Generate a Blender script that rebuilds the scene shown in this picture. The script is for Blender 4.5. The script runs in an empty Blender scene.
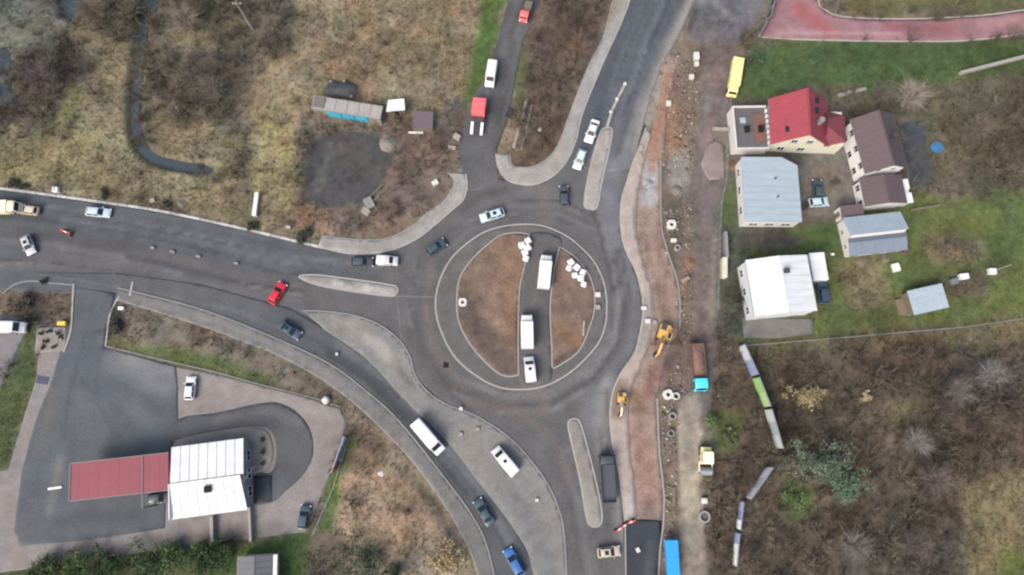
import bpy, bmesh, math, random
import numpy as np
from mathutils import Vector, Matrix
from mathutils.geometry import delaunay_2d_cdt

random.seed(7); RNG = np.random.default_rng(11)
scn = bpy.context.scene
col = scn.collection
R = math.radians

# ------------------------------------------------------------------ camera
CAM_H, CAM_F, CAM_T = 125.0, 692.0, R(12.3)
cd = bpy.data.cameras.new('camera'); cam = bpy.data.objects.new('camera', cd); col.objects.link(cam)
cam.location = (0, 0, CAM_H); cam.rotation_euler = (CAM_T, 0, 0)
cd.sensor_width = 36; cd.lens = CAM_F / 1024 * 36; cd.clip_start = 1; cd.clip_end = 6000
scn.camera = cam
scn.render.resolution_x, scn.render.resolution_y = 1024, 575

# ------------------------------------------------------------------ daylight (overcast)
SUN_EL, SUN_AZ = R(45), R(218)          # azimuth clockwise from +Y
w = bpy.data.worlds.new('World'); scn.world = w; w.use_nodes = True
nt = w.node_tree; bg = nt.nodes['Background']
sky = nt.nodes.new('ShaderNodeTexSky'); sky.sky_type = 'NISHITA'; sky.sun_disc = False
sky.sun_elevation = SUN_EL; sky.sun_rotation = SUN_AZ
sky.air_density = 1.0; sky.dust_density = 6.0; sky.ozone_density = 1.0
nt.links.new(sky.outputs[0], bg.inputs[0]); bg.inputs[1].default_value = 0.13
sd = bpy.data.lights.new('sun', 'SUN'); sd.energy = 0.8; sd.angle = R(26); sd.color = (1.0, .975, .94)
so = bpy.data.objects.new('sun', sd); col.objects.link(so)
sv = Vector((math.sin(SUN_AZ)*math.cos(SUN_EL), math.cos(SUN_AZ)*math.cos(SUN_EL), math.sin(SUN_EL)))
so.rotation_euler = sv.to_track_quat('Z', 'Y').to_euler(); so.location = sv*300
vs = scn.view_settings; vs.view_transform = 'Standard'; vs.look = 'None'; vs.gamma = 1; vs.use_curve_mapping = False
vs.exposure = 1.3
try: scn.cycles.filter_width = 2.3
except Exception: pass

# ------------------------------------------------------------------ survey: plan measured on the aerial view -> metres
ST, CT = math.sin(CAM_T), math.cos(CAM_T)
def G(px, py, z=0.0):
    u = (px-512)/CAM_F; v = -(py-287.5)/CAM_F
    t = (CAM_H-z)/(CT - v*ST)
    return (t*u, t*(ST+v*CT))
def PX(x, y):
    d = y*ST + CAM_H*CT
    return 512+CAM_F*x/d, 287.5-CAM_F*(y*CT-CAM_H*ST)/d
def GP(pts, z=0.0): return [G(a, b, z) for a, b in pts]

# ------------------------------------------------------------------ colour
KALB = 0.385
def des(c, d, f):
    g = sum(c)/3
    return tuple(min(250, (g+(q-g)*d)*f) for q in c)
def C(r, g, b, k=None):
    k = KALB if k is None else k
    f = lambda c: ((c/255+.055)/1.055)**2.4 if c > 10 else c/255/12.92
    return (f(r)*k, f(g)*k, f(b)*k)

# ------------------------------------------------------------------ noise
def _h(ix, iy, s):
    h = (ix.astype(np.int64)*374761393 + iy.astype(np.int64)*668265263 + s*974634213) & 0xffffffff
    h = ((h ^ (h >> 13))*1274126177) & 0xffffffff
    return ((h ^ (h >> 16)) & 0xffff)/65535.0
def vn(x, y, s=0):
    x = np.asarray(x, float); y = np.asarray(y, float)
    ix = np.floor(x); iy = np.floor(y); fx = x-ix; fy = y-iy
    fx = fx*fx*(3-2*fx); fy = fy*fy*(3-2*fy)
    a = _h(ix, iy, s); b = _h(ix+1, iy, s); c = _h(ix, iy+1, s); d = _h(ix+1, iy+1, s)
    return (a*(1-fx)+b*fx)*(1-fy)+(c*(1-fx)+d*fx)*fy
def fbm(x, y, s=0, o=4):
    t = 0; a = .5; n = 0
    for i in range(o):
        t = t+a*vn(x*2**i, y*2**i, s+i*17); n += a; a *= .5
    return t/n
def pip(x, y, poly):
    x = np.asarray(x, float); y = np.asarray(y, float); r = np.zeros(x.shape, bool)
    n = len(poly)
    for i in range(n):
        x0, y0 = poly[i]; x1, y1 = poly[(i+1) % n]
        if y0 == y1: continue
        c = (y0 > y) != (y1 > y)
        r ^= c & (x < (x1-x0)*(y-y0)/(y1-y0)+x0)
    return r
def seg_dist(x, y, pl):
    d = np.full(np.shape(x), 1e9)
    for (x0, y0), (x1, y1) in zip(pl[:-1], pl[1:]):
        dx, dy = x1-x0, y1-y0; L = dx*dx+dy*dy+1e-9
        t = np.clip(((x-x0)*dx+(y-y0)*dy)/L, 0, 1)
        d = np.minimum(d, np.hypot(x-x0-t*dx, y-y0-t*dy))
    return d
def smooth(pts, closed=True, sub=5):
    out = []; n = len(pts)
    rng = range(n) if closed else range(n-1)
    for i in rng:
        g = (lambda k: pts[k % n]) if closed else (lambda k: pts[min(max(k, 0), n-1)])
        p0, p1, p2, p3 = g(i-1), g(i), g(i+1), g(i+2)
        for j in range(sub):
            t = j/sub
            out.append(tuple(.5*(2*p1[k]+(p2[k]-p0[k])*t+(2*p0[k]-5*p1[k]+4*p2[k]-p3[k])*t*t+(3*p1[k]-p0[k]-3*p2[k]+p3[k])*t**3) for k in (0, 1)))
    if not closed: out.append(tuple(pts[-1]))
    return out

# ------------------------------------------------------------------ materials
MATS = {}
def _base(name):
    m = bpy.data.materials.new(name); m.use_nodes = True
    return m, m.node_tree, m.node_tree.nodes['Principled BSDF']
def mat(name, c=None, rough=.8, amt=.12, scale=1.5, bump=0.0, metal=0, coat=0, attr=False, spec=.4, fine=12., streak=None):
    if name in MATS: return MATS[name]
    m, t, p = _base(name); N = t.nodes; L = t.links
    p.inputs['Roughness'].default_value = rough; p.inputs['Metallic'].default_value = metal
    p.inputs['Coat Weight'].default_value = coat; p.inputs['Specular IOR Level'].default_value = spec
    tc = N.new('ShaderNodeTexCoord')
    mp = N.new('ShaderNodeMapping'); L.new(tc.outputs['Object'], mp.inputs[0])
    if streak: mp.inputs['Scale'].default_value = streak
    n1 = N.new('ShaderNodeTexNoise'); n1.inputs['Scale'].default_value = scale; n1.inputs['Detail'].default_value = 6
    n2 = N.new('ShaderNodeTexNoise'); n2.inputs['Scale'].default_value = fine; n2.inputs['Detail'].default_value = 3
    L.new(mp.outputs[0], n1.inputs[0]); L.new(tc.outputs['Object'], n2.inputs[0])
    ad = N.new('ShaderNodeMath'); ad.operation = 'ADD'; L.new(n1.outputs[0], ad.inputs[0]); L.new(n2.outputs[0], ad.inputs[1])
    mr = N.new('ShaderNodeMapRange'); mr.inputs[1].default_value = .6; mr.inputs[2].default_value = 1.4
    mr.inputs[3].default_value = 1-amt; mr.inputs[4].default_value = 1+amt
    L.new(ad.outputs[0], mr.inputs[0])
    vm = N.new('ShaderNodeVectorMath'); vm.operation = 'SCALE'
    if attr:
        at = N.new('ShaderNodeAttribute'); at.attribute_name = 'tone'; L.new(at.outputs['Color'], vm.inputs[0])
    else: vm.inputs[0].default_value = c
    L.new(mr.outputs[0], vm.inputs['Scale']); L.new(vm.outputs[0], p.inputs['Base Color'])
    if bump:
        b = N.new('ShaderNodeBump'); b.inputs['Strength'].default_value = bump; b.inputs['Distance'].default_value = .05
        L.new(ad.outputs[0], b.inputs['Height']); L.new(b.outputs[0], p.inputs['Normal'])
    m.diffuse_color = (*(c or (.3, .3, .3)), 1)
    MATS[name] = m; return m
M_GROUND = mat('ground_soil', attr=True, rough=.95, amt=.36, scale=.8, fine=4.2, bump=.6, spec=.1)
M_ASPH = mat('asphalt', attr=True, rough=.86, amt=.30, scale=.28, fine=2.6, bump=.15, spec=.3)
M_CONC = mat('concrete_paving', attr=True, rough=.9, amt=.26, scale=.5, fine=3, bump=.2, spec=.2)
M_DIRT = mat('loose_earth', attr=True, rough=.95, amt=.42, scale=.5, fine=2.4, bump=.6, spec=.1)
M_VEG = mat('vegetation', attr=True, rough=.9, amt=.10, scale=2, spec=.08)
M_KERB = mat('kerb_concrete', C(206, 203, 196), .9, .14, 1.2, .2)
M_KERBG = mat('kerb_grey', C(172, 172, 170), .9, .14, 1.2, .2)
M_WHITE = mat('white_paint', (.50, .50, .495), .5, .05, 1.0)
M_OFF = mat('offwhite_render', (.42, .415, .40), .85, .08, .8, .1)
M_BLACK = mat('black_plastic', (.010, .010, .012), .75, .1, 3, spec=.15)
M_RUBBER = mat('tyre_rubber', (.02, .02, .021), .85, .1, 5)
M_RIM = mat('rim_metal', (.35, .36, .38), .35, .1, 5, metal=.8)
M_GLASS = mat('dark_glass', (.014, .020, .026), .12, .1, .4, spec=.22)
M_STEEL = mat('grey_steel', (.22, .23, .24), .5, .12, 2, metal=.5)
M_DARKSTEEL = mat('dark_chassis', (.035, .036, .04), .6, .15, 3)
M_LAMP = mat('headlamp_lens', (.7, .72, .74), .15, .05, 3)
M_TAIL = mat('tail_lens', (.35, .02, .02), .25, .05, 3)
M_WOOD = mat('weathered_wood', C(150, 135, 115), .85, .25, 2, .2, streak=(1, 8, 1))
M_CONCB = mat('precast_concrete', C(196, 192, 184), .9, .12, 2, .2)
M_PLAST = mat('white_woven_sack', (.50, .51, .52), .7, .08, 3, .3)

# ------------------------------------------------------------------ object helpers
def tag(o, label=None, cat=None, group=None, kind=None):
    if label: o['label'] = label
    if cat: o['category'] = cat
    if group: o['group'] = group
    if kind: o['kind'] = kind
    return o
def mesh_obj(name, me, parent=None):
    o = bpy.data.objects.new(name, me); col.objects.link(o)
    if parent is not None: o.parent = parent
    return o
def thing(name, label, cat, loc=(0, 0, 0), rz=0, group=None):
    o = bpy.data.objects.new(name, None); col.objects.link(o); o.empty_display_size = .5
    o.location = loc; o.rotation_euler = (0, 0, rz)
    return tag(o, label, cat, group)
class MB:
    def __init__(s): s.v = []; s.f = []
    def add(s, vs, fs):
        b = len(s.v); s.v += [tuple(p) for p in vs]; s.f += [tuple(b+i for i in q) for q in fs]; return s
    def box(s, x0, x1, y0, y1, z0, z1, top=1.0, topy=None):
        cx, cy = (x0+x1)/2, (y0+y1)/2; ty = top if topy is None else topy
        q = [(x0, y0), (x1, y0), (x1, y1), (x0, y1)]
        vs = [(x, y, z0) for x, y in q]+[(cx+(x-cx)*top, cy+(y-cy)*ty, z1) for x, y in q]
        return s.add(vs, [(3, 2, 1, 0), (4, 5, 6, 7), (0, 1, 5, 4), (1, 2, 6, 5), (2, 3, 7, 6), (3, 0, 4, 7)])
    def prism(s, poly, z0, z1, top=1.0):
        n = len(poly); a = sum(poly[i][0]*poly[(i+1) % n][1]-poly[(i+1) % n][0]*poly[i][1] for i in range(n))
        if a < 0: poly = poly[::-1]
        cx = sum(p[0] for p in poly)/n; cy = sum(p[1] for p in poly)/n
        vs = [(x, y, z0) for x, y in poly]+[(cx+(x-cx)*top, cy+(y-cy)*top, z1) for x, y in poly]
        return s.add(vs, [tuple(range(n))[::-1], tuple(range(n, 2*n))]+[(i, (i+1) % n, n+(i+1) % n, n+i) for i in range(n)])
    def cyl(s, c, r, h, n=12, axis='z', r2=None):
        r2 = r if r2 is None else r2; vs = []
        for k, (rr, hh) in enumerate(((r, 0), (r2, h))):
            for i in range(n):
                a = 2*math.pi*i/n; p = (rr*math.cos(a), rr*math.sin(a), hh)
                if axis == 'y': p = (p[0], p[2], -p[1])
                if axis == 'x': p = (p[2], p[0], p[1])
                vs.append((c[0]+p[0], c[1]+p[1], c[2]+p[2]))
        return s.add(vs, [tuple(range(n))[::-1], tuple(range(n, 2*n))]+[(i, (i+1) % n, n+(i+1) % n, n+i) for i in range(n)])
    def bar(s, a, b, w, h=None):
        h = w if h is None else h
        a = Vector(a); b = Vector(b); d = (b-a).normalized()
        u = d.cross(Vector((0, 0, 1)))
        if u.length < 1e-3: u = Vector((1, 0, 0))
        u.normalize(); k = u.cross(d)
        vs = []
        for p in (a, b):
            for (i, j) in ((-1, -1), (1, -1), (1, 1), (-1, 1)): vs.append(p+u*(i*w/2)+k*(j*h/2))
        return s.add(vs, [(0, 1, 2, 3), (7, 6, 5, 4), (4, 5, 1, 0), (5, 6, 2, 1), (6, 7, 3, 2), (7, 4, 0, 3)])
    def loft(s, rings):
        n = len(rings[0]); vs = [p for r in rings for p in r]; fs = []
        for k in range(len(rings)-1):
            for i in range(n):
                fs.append((k*n+i, k*n+(i+1) % n, (k+1)*n+(i+1) % n, (k+1)*n+i))
        fs.append(tuple(range(n))[::-1]); fs.append(tuple((len(rings)-1)*n+i for i in range(n)))
        return s.add(vs, fs)
    def mesh(s, name, m, smooth_deg=None, bevel=0):
        me = bpy.data.meshes.new(name); me.from_pydata(s.v, [], s.f)
        bm = bmesh.new(); bm.from_mesh(me)
        if bevel: bmesh.ops.bevel(bm, geom=bm.edges[:], offset=bevel, segments=1, affect='EDGES', clamp_overlap=True)
        bmesh.ops.recalc_face_normals(bm, faces=bm.faces)
        bm.to_mesh(me); bm.free()
        if m: me.materials.append(m)
        if smooth_deg:
            me.polygons.foreach_set('use_smooth', [True]*len(me.polygons))
            try: me.set_sharp_from_angle(angle=R(smooth_deg))
            except Exception: pass
        return me
    def build(s, name, m, parent=None, smooth_deg=None, bevel=0):
        return mesh_obj(name, s.mesh(name, m, smooth_deg, bevel), parent)

def tri_mesh(name, V, F, colr=None, m=None):
    me = bpy.data.meshes.new(name); nv, nf = len(V), len(F)
    me.vertices.add(nv); me.vertices.foreach_set('co', np.ascontiguousarray(V, np.float32).ravel())
    me.loops.add(nf*3); me.loops.foreach_set('vertex_index', np.ascontiguousarray(F, np.int32).ravel())
    me.polygons.add(nf); me.polygons.foreach_set('loop_start', np.arange(nf, dtype=np.int32)*3)
    me.update(calc_edges=True)
    if colr is not None:
        a = me.color_attributes.new('tone', 'FLOAT_COLOR', 'POINT')
        c4 = np.ones((nv, 4), np.float32); c4[:, :3] = colr; a.data.foreach_set('color', c4.ravel())
    if m: me.materials.append(m)
    return me

PAVED = []       # plan outlines (metres) where nothing grows
def tone_at(P, base, strokes, seed, var=.13, vscale=.08):
    P = np.asarray(P); x, y = P[:, 0], P[:, 1]
    cl = np.tile(np.array(C(*des(base, .86, 1.15))), (len(P), 1))
    n = fbm(x*vscale, y*vscale, seed)
    n4 = fbm(x*.45, y*.45, seed+9)-.5; hu = fbm(x*.13, y*.13, seed+13)-.5
    cl *= (1+(n-.5)*2*var+n4*var*1.6)[:, None]; cl *= np.stack([1+hu*.10, 1+0*hu, 1-hu*.10], -1)
    for pl, wd, c, st in strokes:
        d = seg_dist(x, y, GP(pl)); wob = .65+.7*fbm(x*.3, y*.3, seed+5)
        k = np.clip(1.3-d/(wd/2*wob), 0, 1)*st
        cl = cl*(1-k[:, None])+np.array(C(*des(c, .86, 1.15)))*k[:, None]
    return cl
def sheet(name, pts, z, base, m, parent=None, sm=True, strokes=(), spacing=.65, paved=True, seed=0, var=.10, skirt=.25, kind='structure', bumpy=0, sub=4, cat=None, label=None):
    pp = smooth(pts, True, sub) if sm else pts
    P = GP(pp)
    # drop near duplicates
    Q = [P[0]]
    for p in P[1:]:
        if math.dist(p, Q[-1]) > .05: Q.append(p)
    if math.dist(Q[0], Q[-1]) < .05: Q.pop()
    P = Q
    if sum(P[i-1][0]*P[i][1]-P[i][0]*P[i-1][1] for i in range(len(P))) < 0: P = P[::-1]
    if paved: PAVED.append(P)
    xs = [p[0] for p in P]; ys = [p[1] for p in P]
    gx, gy = np.meshgrid(np.arange(min(xs), max(xs), spacing), np.arange(min(ys), max(ys), spacing))
    gx = gx.ravel()+RNG.uniform(-.2, .2, gx.size)*spacing; gy = gy.ravel()+RNG.uniform(-.2, .2, gy.size)*spacing
    k = pip(gx, gy, P); k &= seg_dist(gx, gy, P+[P[0]]) > spacing*.35
    allp = [Vector(p) for p in P]+[Vector((a, b)) for a, b in zip(gx[k], gy[k])]
    n = len(P)
    ov, oe, of, a, b, c = delaunay_2d_cdt(allp, [], [list(range(n))], 1, 1e-4)
    V2 = np.array([(v.x, v.y) for v in ov]); F = [tuple(f) for f in of]
    # orient
    F2 = []
    for f in F:
        p = V2[list(f)]
        ar = (p[1, 0]-p[0, 0])*(p[2, 1]-p[0, 1])-(p[2, 0]-p[0, 0])*(p[1, 1]-p[0, 1])
        F2.append(f if ar > 0 else f[::-1])
    zz = np.full(len(V2), float(z))
    if bumpy:
        d = seg_dist(V2[:, 0], V2[:, 1], P+[P[0]])
        zz += bumpy*np.clip(d/2, 0, 1)*(fbm(V2[:, 0]*.35, V2[:, 1]*.35, seed+3)-.25)
    V = np.column_stack([V2, zz])
    cl = tone_at(V2, base, strokes, seed, var)
    # skirt: boundary edges
    ec = {}
    for f in F2:
        for i in range(3):
            e = (f[i], f[(i+1) % 3]); ec[e] = 1
    bd = [e for e in ec if (e[1], e[0]) not in ec]
    Vs, Fs, Cs = [V], list(F2), [cl]; base_i = len(V); sk = []
    if skirt:
        mp = {}
        for e in bd:
            for q in e:
                if q not in mp: mp[q] = base_i+len(sk); sk.append((V[q, 0], V[q, 1], z-skirt)); Cs.append(cl[q:q+1])
            a0, b0 = e
            Fs.append((b0, a0, mp[a0])); Fs.append((b0, mp[a0], mp[b0]))
        Vs.append(np.array(sk))
    me = tri_mesh(name, np.vstack(Vs), np.array(Fs), np.vstack(Cs), m)
    o = mesh_obj(name, me, parent)
    if parent is None:
        if cat: tag(o, label, cat)
        else: tag(o, kind=kind)
    return o
def sweep(name, P, wd, z0, z1, m, parent=None, closed=False, side=0.0, paved=False):
    """box section swept along a plan polyline in metres; side shifts it to the left"""
    n = len(P); V = []; F = []
    for i in range(n):
        a = P[(i-1) % n] if (closed or i) else P[i]; b = P[(i+1) % n] if (closed or i < n-1) else P[i]
        d = Vector((b[0]-a[0], b[1]-a[1])); d = d.normalized() if d.length > 1e-6 else Vector((1, 0))
        nn = Vector((-d.y, d.x))
        for s, zz in ((side-wd/2, z0), (side+wd/2, z0), (side+wd/2, z1), (side-wd/2, z1)):
            V.append((P[i][0]+nn.x*s, P[i][1]+nn.y*s, zz))
    for i in range(n if closed else n-1):
        j = (i+1) % n
        for k in range(4): F.append((i*4+k, i*4+(k+1) % 4, j*4+(k+1) % 4, j*4+k))
    if not closed: F.append((0, 1, 2, 3)); F.append(((n-1)*4+3, (n-1)*4+2, (n-1)*4+1, (n-1)*4))
    mb = MB(); mb.add(V, F)
    return mb.build(name, m, parent)
def kerb(pts, wd=.26, z0=-.1, z1=.14, m=None, closed=False, name='kerb', sm=True, parent=None, sub=4):
    P = GP(smooth(pts, closed, sub) if sm else pts)
    o = sweep(name, P, wd, z0, z1, m or M_KERB, parent, closed)
    if parent is None: tag(o, kind='structure')
    return o

def tracks(path, half, n, seed, base, amp=26, wd=(.35, 1.3), st=.8):
    """tyre-worn and dusty streaks running along a lane"""
    r = random.Random(seed); out = []
    for i in range(n):
        o = r.uniform(-half, half); k = r.uniform(-amp, amp); a = r.randint(0, max(0, len(path)-3)); b = r.randint(a+2, len(path)); pl = []
        sub = path[a:b]
        for j, (x, y) in enumerate(sub):
            q0 = sub[max(j-1, 0)]; q1 = sub[min(j+1, len(sub)-1)]; dx, dy = q1[0]-q0[0], q1[1]-q0[1]; L = math.hypot(dx, dy) or 1
            pl.append((x-dy/L*o+r.uniform(-.6, .6), y+dx/L*o+r.uniform(-.6, .6)))
        out.append((pl, r.uniform(*wd), tuple(c+k for c in base), st))
    return out

# ================================================================== ROADS AND PAVEMENTS
A_W, A_R, A_NE, A_NW, A_BY = (90, 95, 101), (100, 100, 101), (86, 94, 101), (94, 96, 98), (88, 93, 98)
sheet('road', [(-160, 168), (0, 189), (50, 196), (100, 203), (160, 212), (240, 229), (325, 249), (372, 253), (416, 239), (450, 230), (480, 300), (450, 350),
     (413, 372), (400, 350), (330, 335), (270, 338), (200, 318), (130, 304), (75, 294), (30, 292), (-160, 272)], .0, A_W, M_ASPH, seed=1, sm=False,
     strokes=[([(-60, 224), (60, 236), (160, 255), (260, 278), (330, 292)], 3.2, (86, 84, 88), .6),
              ([(-60, 258), (80, 268), (160, 285), (260, 318)], 1.6, (116, 112, 110), .6),
              ([(-60, 204), (60, 212), (200, 236), (330, 258), (400, 262)], 3.0, (88, 92, 100), .6),
              ([(40, 258), (130, 265)], 4, (106, 100, 99), .6),
              ([(130, 232), (190, 246), (270, 270), (320, 276)], .9, (66, 66, 70), .7),
              ([(160, 254), (280, 284), (420, 300)], 2.0, (112, 107, 105), .5),
              ([(170, 290), (320, 300), (430, 322)], 3.4, (105, 98, 96), .7),
              ([(90, 240), (140, 245)], 3.5, (78, 78, 82), .5)]+tracks([(-60, 205), (0, 210), (60, 216), (120, 225), (180, 236), (240, 250), (300, 262), (380, 272)], 12, 16, 1, A_W)+tracks([(-60, 250), (0, 254), (60, 258), (120, 268), (180, 282), (240, 296), (300, 305), (390, 320)], 14, 18, 2, (98, 97, 100))+[([(404, 240), (398, 300), (404, 352)], 7, A_R, 1.0)])
sheet('slip_road', [(40, 276), (80, 281), (118, 288), (200, 308), (270, 335), (328, 362), (366, 390), (399, 420), (444, 476), (476, 521), (491, 560), (510, 660), (575, 660), (540, 585), (528, 550),
     (510, 521), (484, 487), (446, 438), (410, 403), (373, 363), (323, 327), (290, 308), (200, 284), (118, 273), (40, 272)], .012, A_BY, M_ASPH, seed=2, sm=False,
     strokes=[([(140, 290), (240, 312), (310, 340), (366, 385)], 1.0, (120, 116, 114), .4), ([(120, 276), (200, 290), (270, 304)], 3.6, (95, 96, 100), .9),
              ([(320, 345), (390, 400), (440, 455), (490, 530)], 1.2, (74, 75, 80), .6)]+tracks([(130, 280), (200, 296), (270, 322), (330, 350), (380, 385), (420, 430), (470, 490), (510, 560)], 11, 16, 3, A_BY))
sheet('roundabout_road', [(405, 246), (416, 240), (435, 225), (451, 211), (463, 200), (467, 186), (498, 178), (520, 184), (545, 181), (560, 170), (577, 140), (620, 130), (646, 125),
     (634, 163), (627, 181), (621, 203), (621, 230), (626, 251), (634, 267), (640, 286), (643, 308), (640, 333), (634, 354), (621, 373), (612, 400), (611, 430),
     (619, 468), (624, 520), (628, 660), (570, 660), (566, 575), (560, 513), (547, 483), (528, 457), (506, 435), (476, 416), (442, 401), (420, 380), (402, 350), (396, 300)],
     .024, A_R, M_ASPH, seed=3, sm=False,
     strokes=[([(612, 150), (606, 200), (613, 240), (625, 290), (622, 335), (600, 372), (594, 420)], 5.5, (120, 122, 130), .85),
              ([(605, 378), (602, 420), (604, 450)], 3.0, (146, 144, 144), .6),
              ([(470, 225), (520, 206), (580, 214)], 6.0, (108, 109, 115), .7),
              ([(590, 240), (612, 280), (612, 330)], 1.3, (96, 98, 108), .6),
              ([(505, 190), (480, 196), (462, 212)], 1.6, (84, 78, 79), .6),
              ([(528, 190), (560, 196), (575, 210)], 3.0, (126, 124, 122), .5),
              ([(425, 290), (422, 330), (440, 370), (480, 398), (540, 404), (580, 385)], 5.0, (98, 93, 94), .8),
              ([(560, 420), (575, 470), (584, 560)], 4.0, (98, 95, 97), .7),
              ([(432, 280), (400, 268)], 3.0, (110, 104, 104), .5),
              ([(440, 372), (452, 395), (470, 410)], 1.2, (76, 72, 72), .6)]+tracks([(425, 260), (415, 310), (425, 350), (450, 385), (500, 405), (550, 402), (590, 378), (618, 340), (622, 300), (612, 250), (600, 210)], 10, 26, 4, A_R)+tracks([(440, 250), (470, 225), (510, 210), (560, 210), (590, 225)], 12, 14, 5, A_R)+tracks([(520, 410), (560, 450), (578, 500), (590, 580), (595, 640)], 14, 12, 6, A_R)+[([(432, 262), (424, 310), (436, 352), (465, 388)], 1.4, (112, 102, 95), .7), ([(470, 400), (520, 412), (555, 440), (570, 480)], 2.0, (110, 101, 96), .7), ([(410, 330), (425, 365), (450, 392)], 1.6, (86, 82, 80), .7), ([(480, 222), (530, 214), (575, 224)], 1.0, (88, 88, 92), .7), ([(545, 232), (548, 210), (540, 190)], 3.0, (116, 108, 102), .6), ([(536, 390), (545, 410)], 3.5, (116, 108, 102), .6)]+tracks([(604, 390), (602, 430), (606, 480), (612, 540)], 10, 10, 7, (118, 116, 116)))
sheet('road', [(460, 150), (466, 112), (483, 82), (498, 40), (508, 0), (524, -70), (562, -70), (540, 0), (523, 43), (516, 75), (509, 115), (497, 150), (499, 186), (464, 192), (462, 175)],
     .036, A_NW, M_ASPH, seed=4, sm=False, strokes=[([(524, 0), (505, 60), (490, 120), (482, 180)], 2.4, (106, 101, 103), .7), ([(500, 100), (497, 150)], 2.5, (82, 78, 80), .6)]+tracks([(526, 0), (510, 40), (500, 80), (488, 120), (482, 180)], 12, 14, 8, A_NW)+[([(462, 190), (500, 186)], 5, A_R, 1.0)])
sheet('road', [(576, 150), (583, 110), (603, 63), (629, 0), (655, -70), (726, -70), (694, 0), (686, 23), (676, 42), (661, 66), (651, 95), (643, 125), (632, 168), (612, 172), (580, 168)],
     .048, A_NE, M_ASPH, seed=5, sm=False,
     strokes=[([(660, -20), (640, 40), (620, 80), (603, 130)], 2.0, (100, 106, 112), .6), ([(668, 10), (644, 60), (630, 95), (615, 150)], 2.2, (72, 76, 88), .85),
              ([(640, -10), (612, 60), (596, 110)], 2.2, (80, 86, 98), .6),
              ([(690, 0), (664, 50), (642, 100), (632, 150)], 2.6, (126, 124, 126), .75), ([(645, 95), (628, 130), (618, 170)], 4.0, (132, 132, 134), .75)]+tracks([(670, -40), (655, 0), (635, 45), (618, 90), (600, 150)], 20, 22, 9, A_NE)+[([(692, 0), (672, 42), (656, 78), (645, 112), (636, 150)], 1.8, (156, 150, 144), .85), ([(574, 166), (600, 168)], 5, A_R, 1.0), ([(610, 168), (634, 166)], 5, (118, 120, 126), 1.0)])
SOFT0 = []
def soft(pts, z, base, m, seed=0, strokes=(), **k): SOFT0.append((pts, base, strokes, seed))
soft([(688, 36), (694, 5), (705, -70), (790, -70), (772, -10), (756, 20), (736, 40), (712, 44)], .01, (112, 110, 113), M_ASPH, seed=6, var=.2,
     strokes=[([(690, -20), (694, 10), (684, 40)], 1.6, (70, 70, 72), .8), ([(715, 5), (735, 20)], 1.2, (140, 138, 134), .6)])
# pavements around the corners
PV = (167, 165, 159)
def pavement(pts, base=PV, z=.13, seed=0, strokes=(), name='pavement', km=None, ks=True, **k):
    o = sheet(name, pts, z, base, M_CONC, seed=seed, sm=False, strokes=strokes, skirt=.3, **k)
    return o
OUT1 = smooth([(318, 247), (349, 253.5), (372.6, 253.5), (394.5, 249), (416, 239.5), (435, 225), (451, 211), (463, 200), (467, 187), (466, 174)], False)
INN1 = smooth([(448, 173), (454, 181), (451, 191), (443, 202), (426, 214.4), (413, 225.4), (397.6, 234.8), (380, 239.5), (357, 239.5), (322, 236)], False)
pavement(OUT1+INN1, seed=11, strokes=[([(325, 243), (370, 247), (410, 232), (445, 207), (458, 180)], 1.0, (148, 142, 134), .6)])
kerb(OUT1, sm=False, z1=.17); kerb(INN1, sm=False, z1=.16, wd=.12)
OUT2 = smooth([(496, 154), (498, 166.6), (507, 180), (524.5, 185), (540, 183), (556, 173.6), (568, 158.8), (576, 140), (583, 112), (603, 63), (627, 8), (652, -70)], False)
INN2 = smooth([(634, -70), (613, 0), (603, 37), (588, 67), (571, 110), (561, 138), (552.7, 153), (540, 164), (527.6, 167.5), (513, 166), (509.6, 154)], False)
pavement(OUT2+INN2, base=(163, 161, 156), seed=12, strokes=[([(606, 20), (622, -10)], 3.0, (146, 136, 118), .8), ([(596, 78), (600, 60), (606, 42)], 2.5, (178, 178, 176), .8)])
kerb(OUT2, sm=False, z1=.17); kerb(INN2, sm=False, z1=.16, wd=.12)
# pavement along the slip road, south-west side
SI = smooth([(118, 288), (200, 309), (270, 336), (328, 363), (366, 391), (399, 421), (444, 477), (476, 522), (491, 561), (508, 650)], False)
SO = smooth([(488, 650), (478, 575), (459, 529), (429, 483), (396, 443), (343, 394), (290, 361), (240, 340), (190, 322), (118, 300)], False)
pavement(SI+SO, base=(120, 120, 119), seed=13, strokes=[([(140, 300), (220, 322), (300, 356), (360, 398)], 1.6, (140, 138, 134), .6), ([(400, 440), (470, 545)], 1.5, (140, 136, 128), .6)])
kerb(SI, sm=False, m=M_KERBG, z1=.17); kerb(SO, sm=False, z1=.15, wd=.12)
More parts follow.
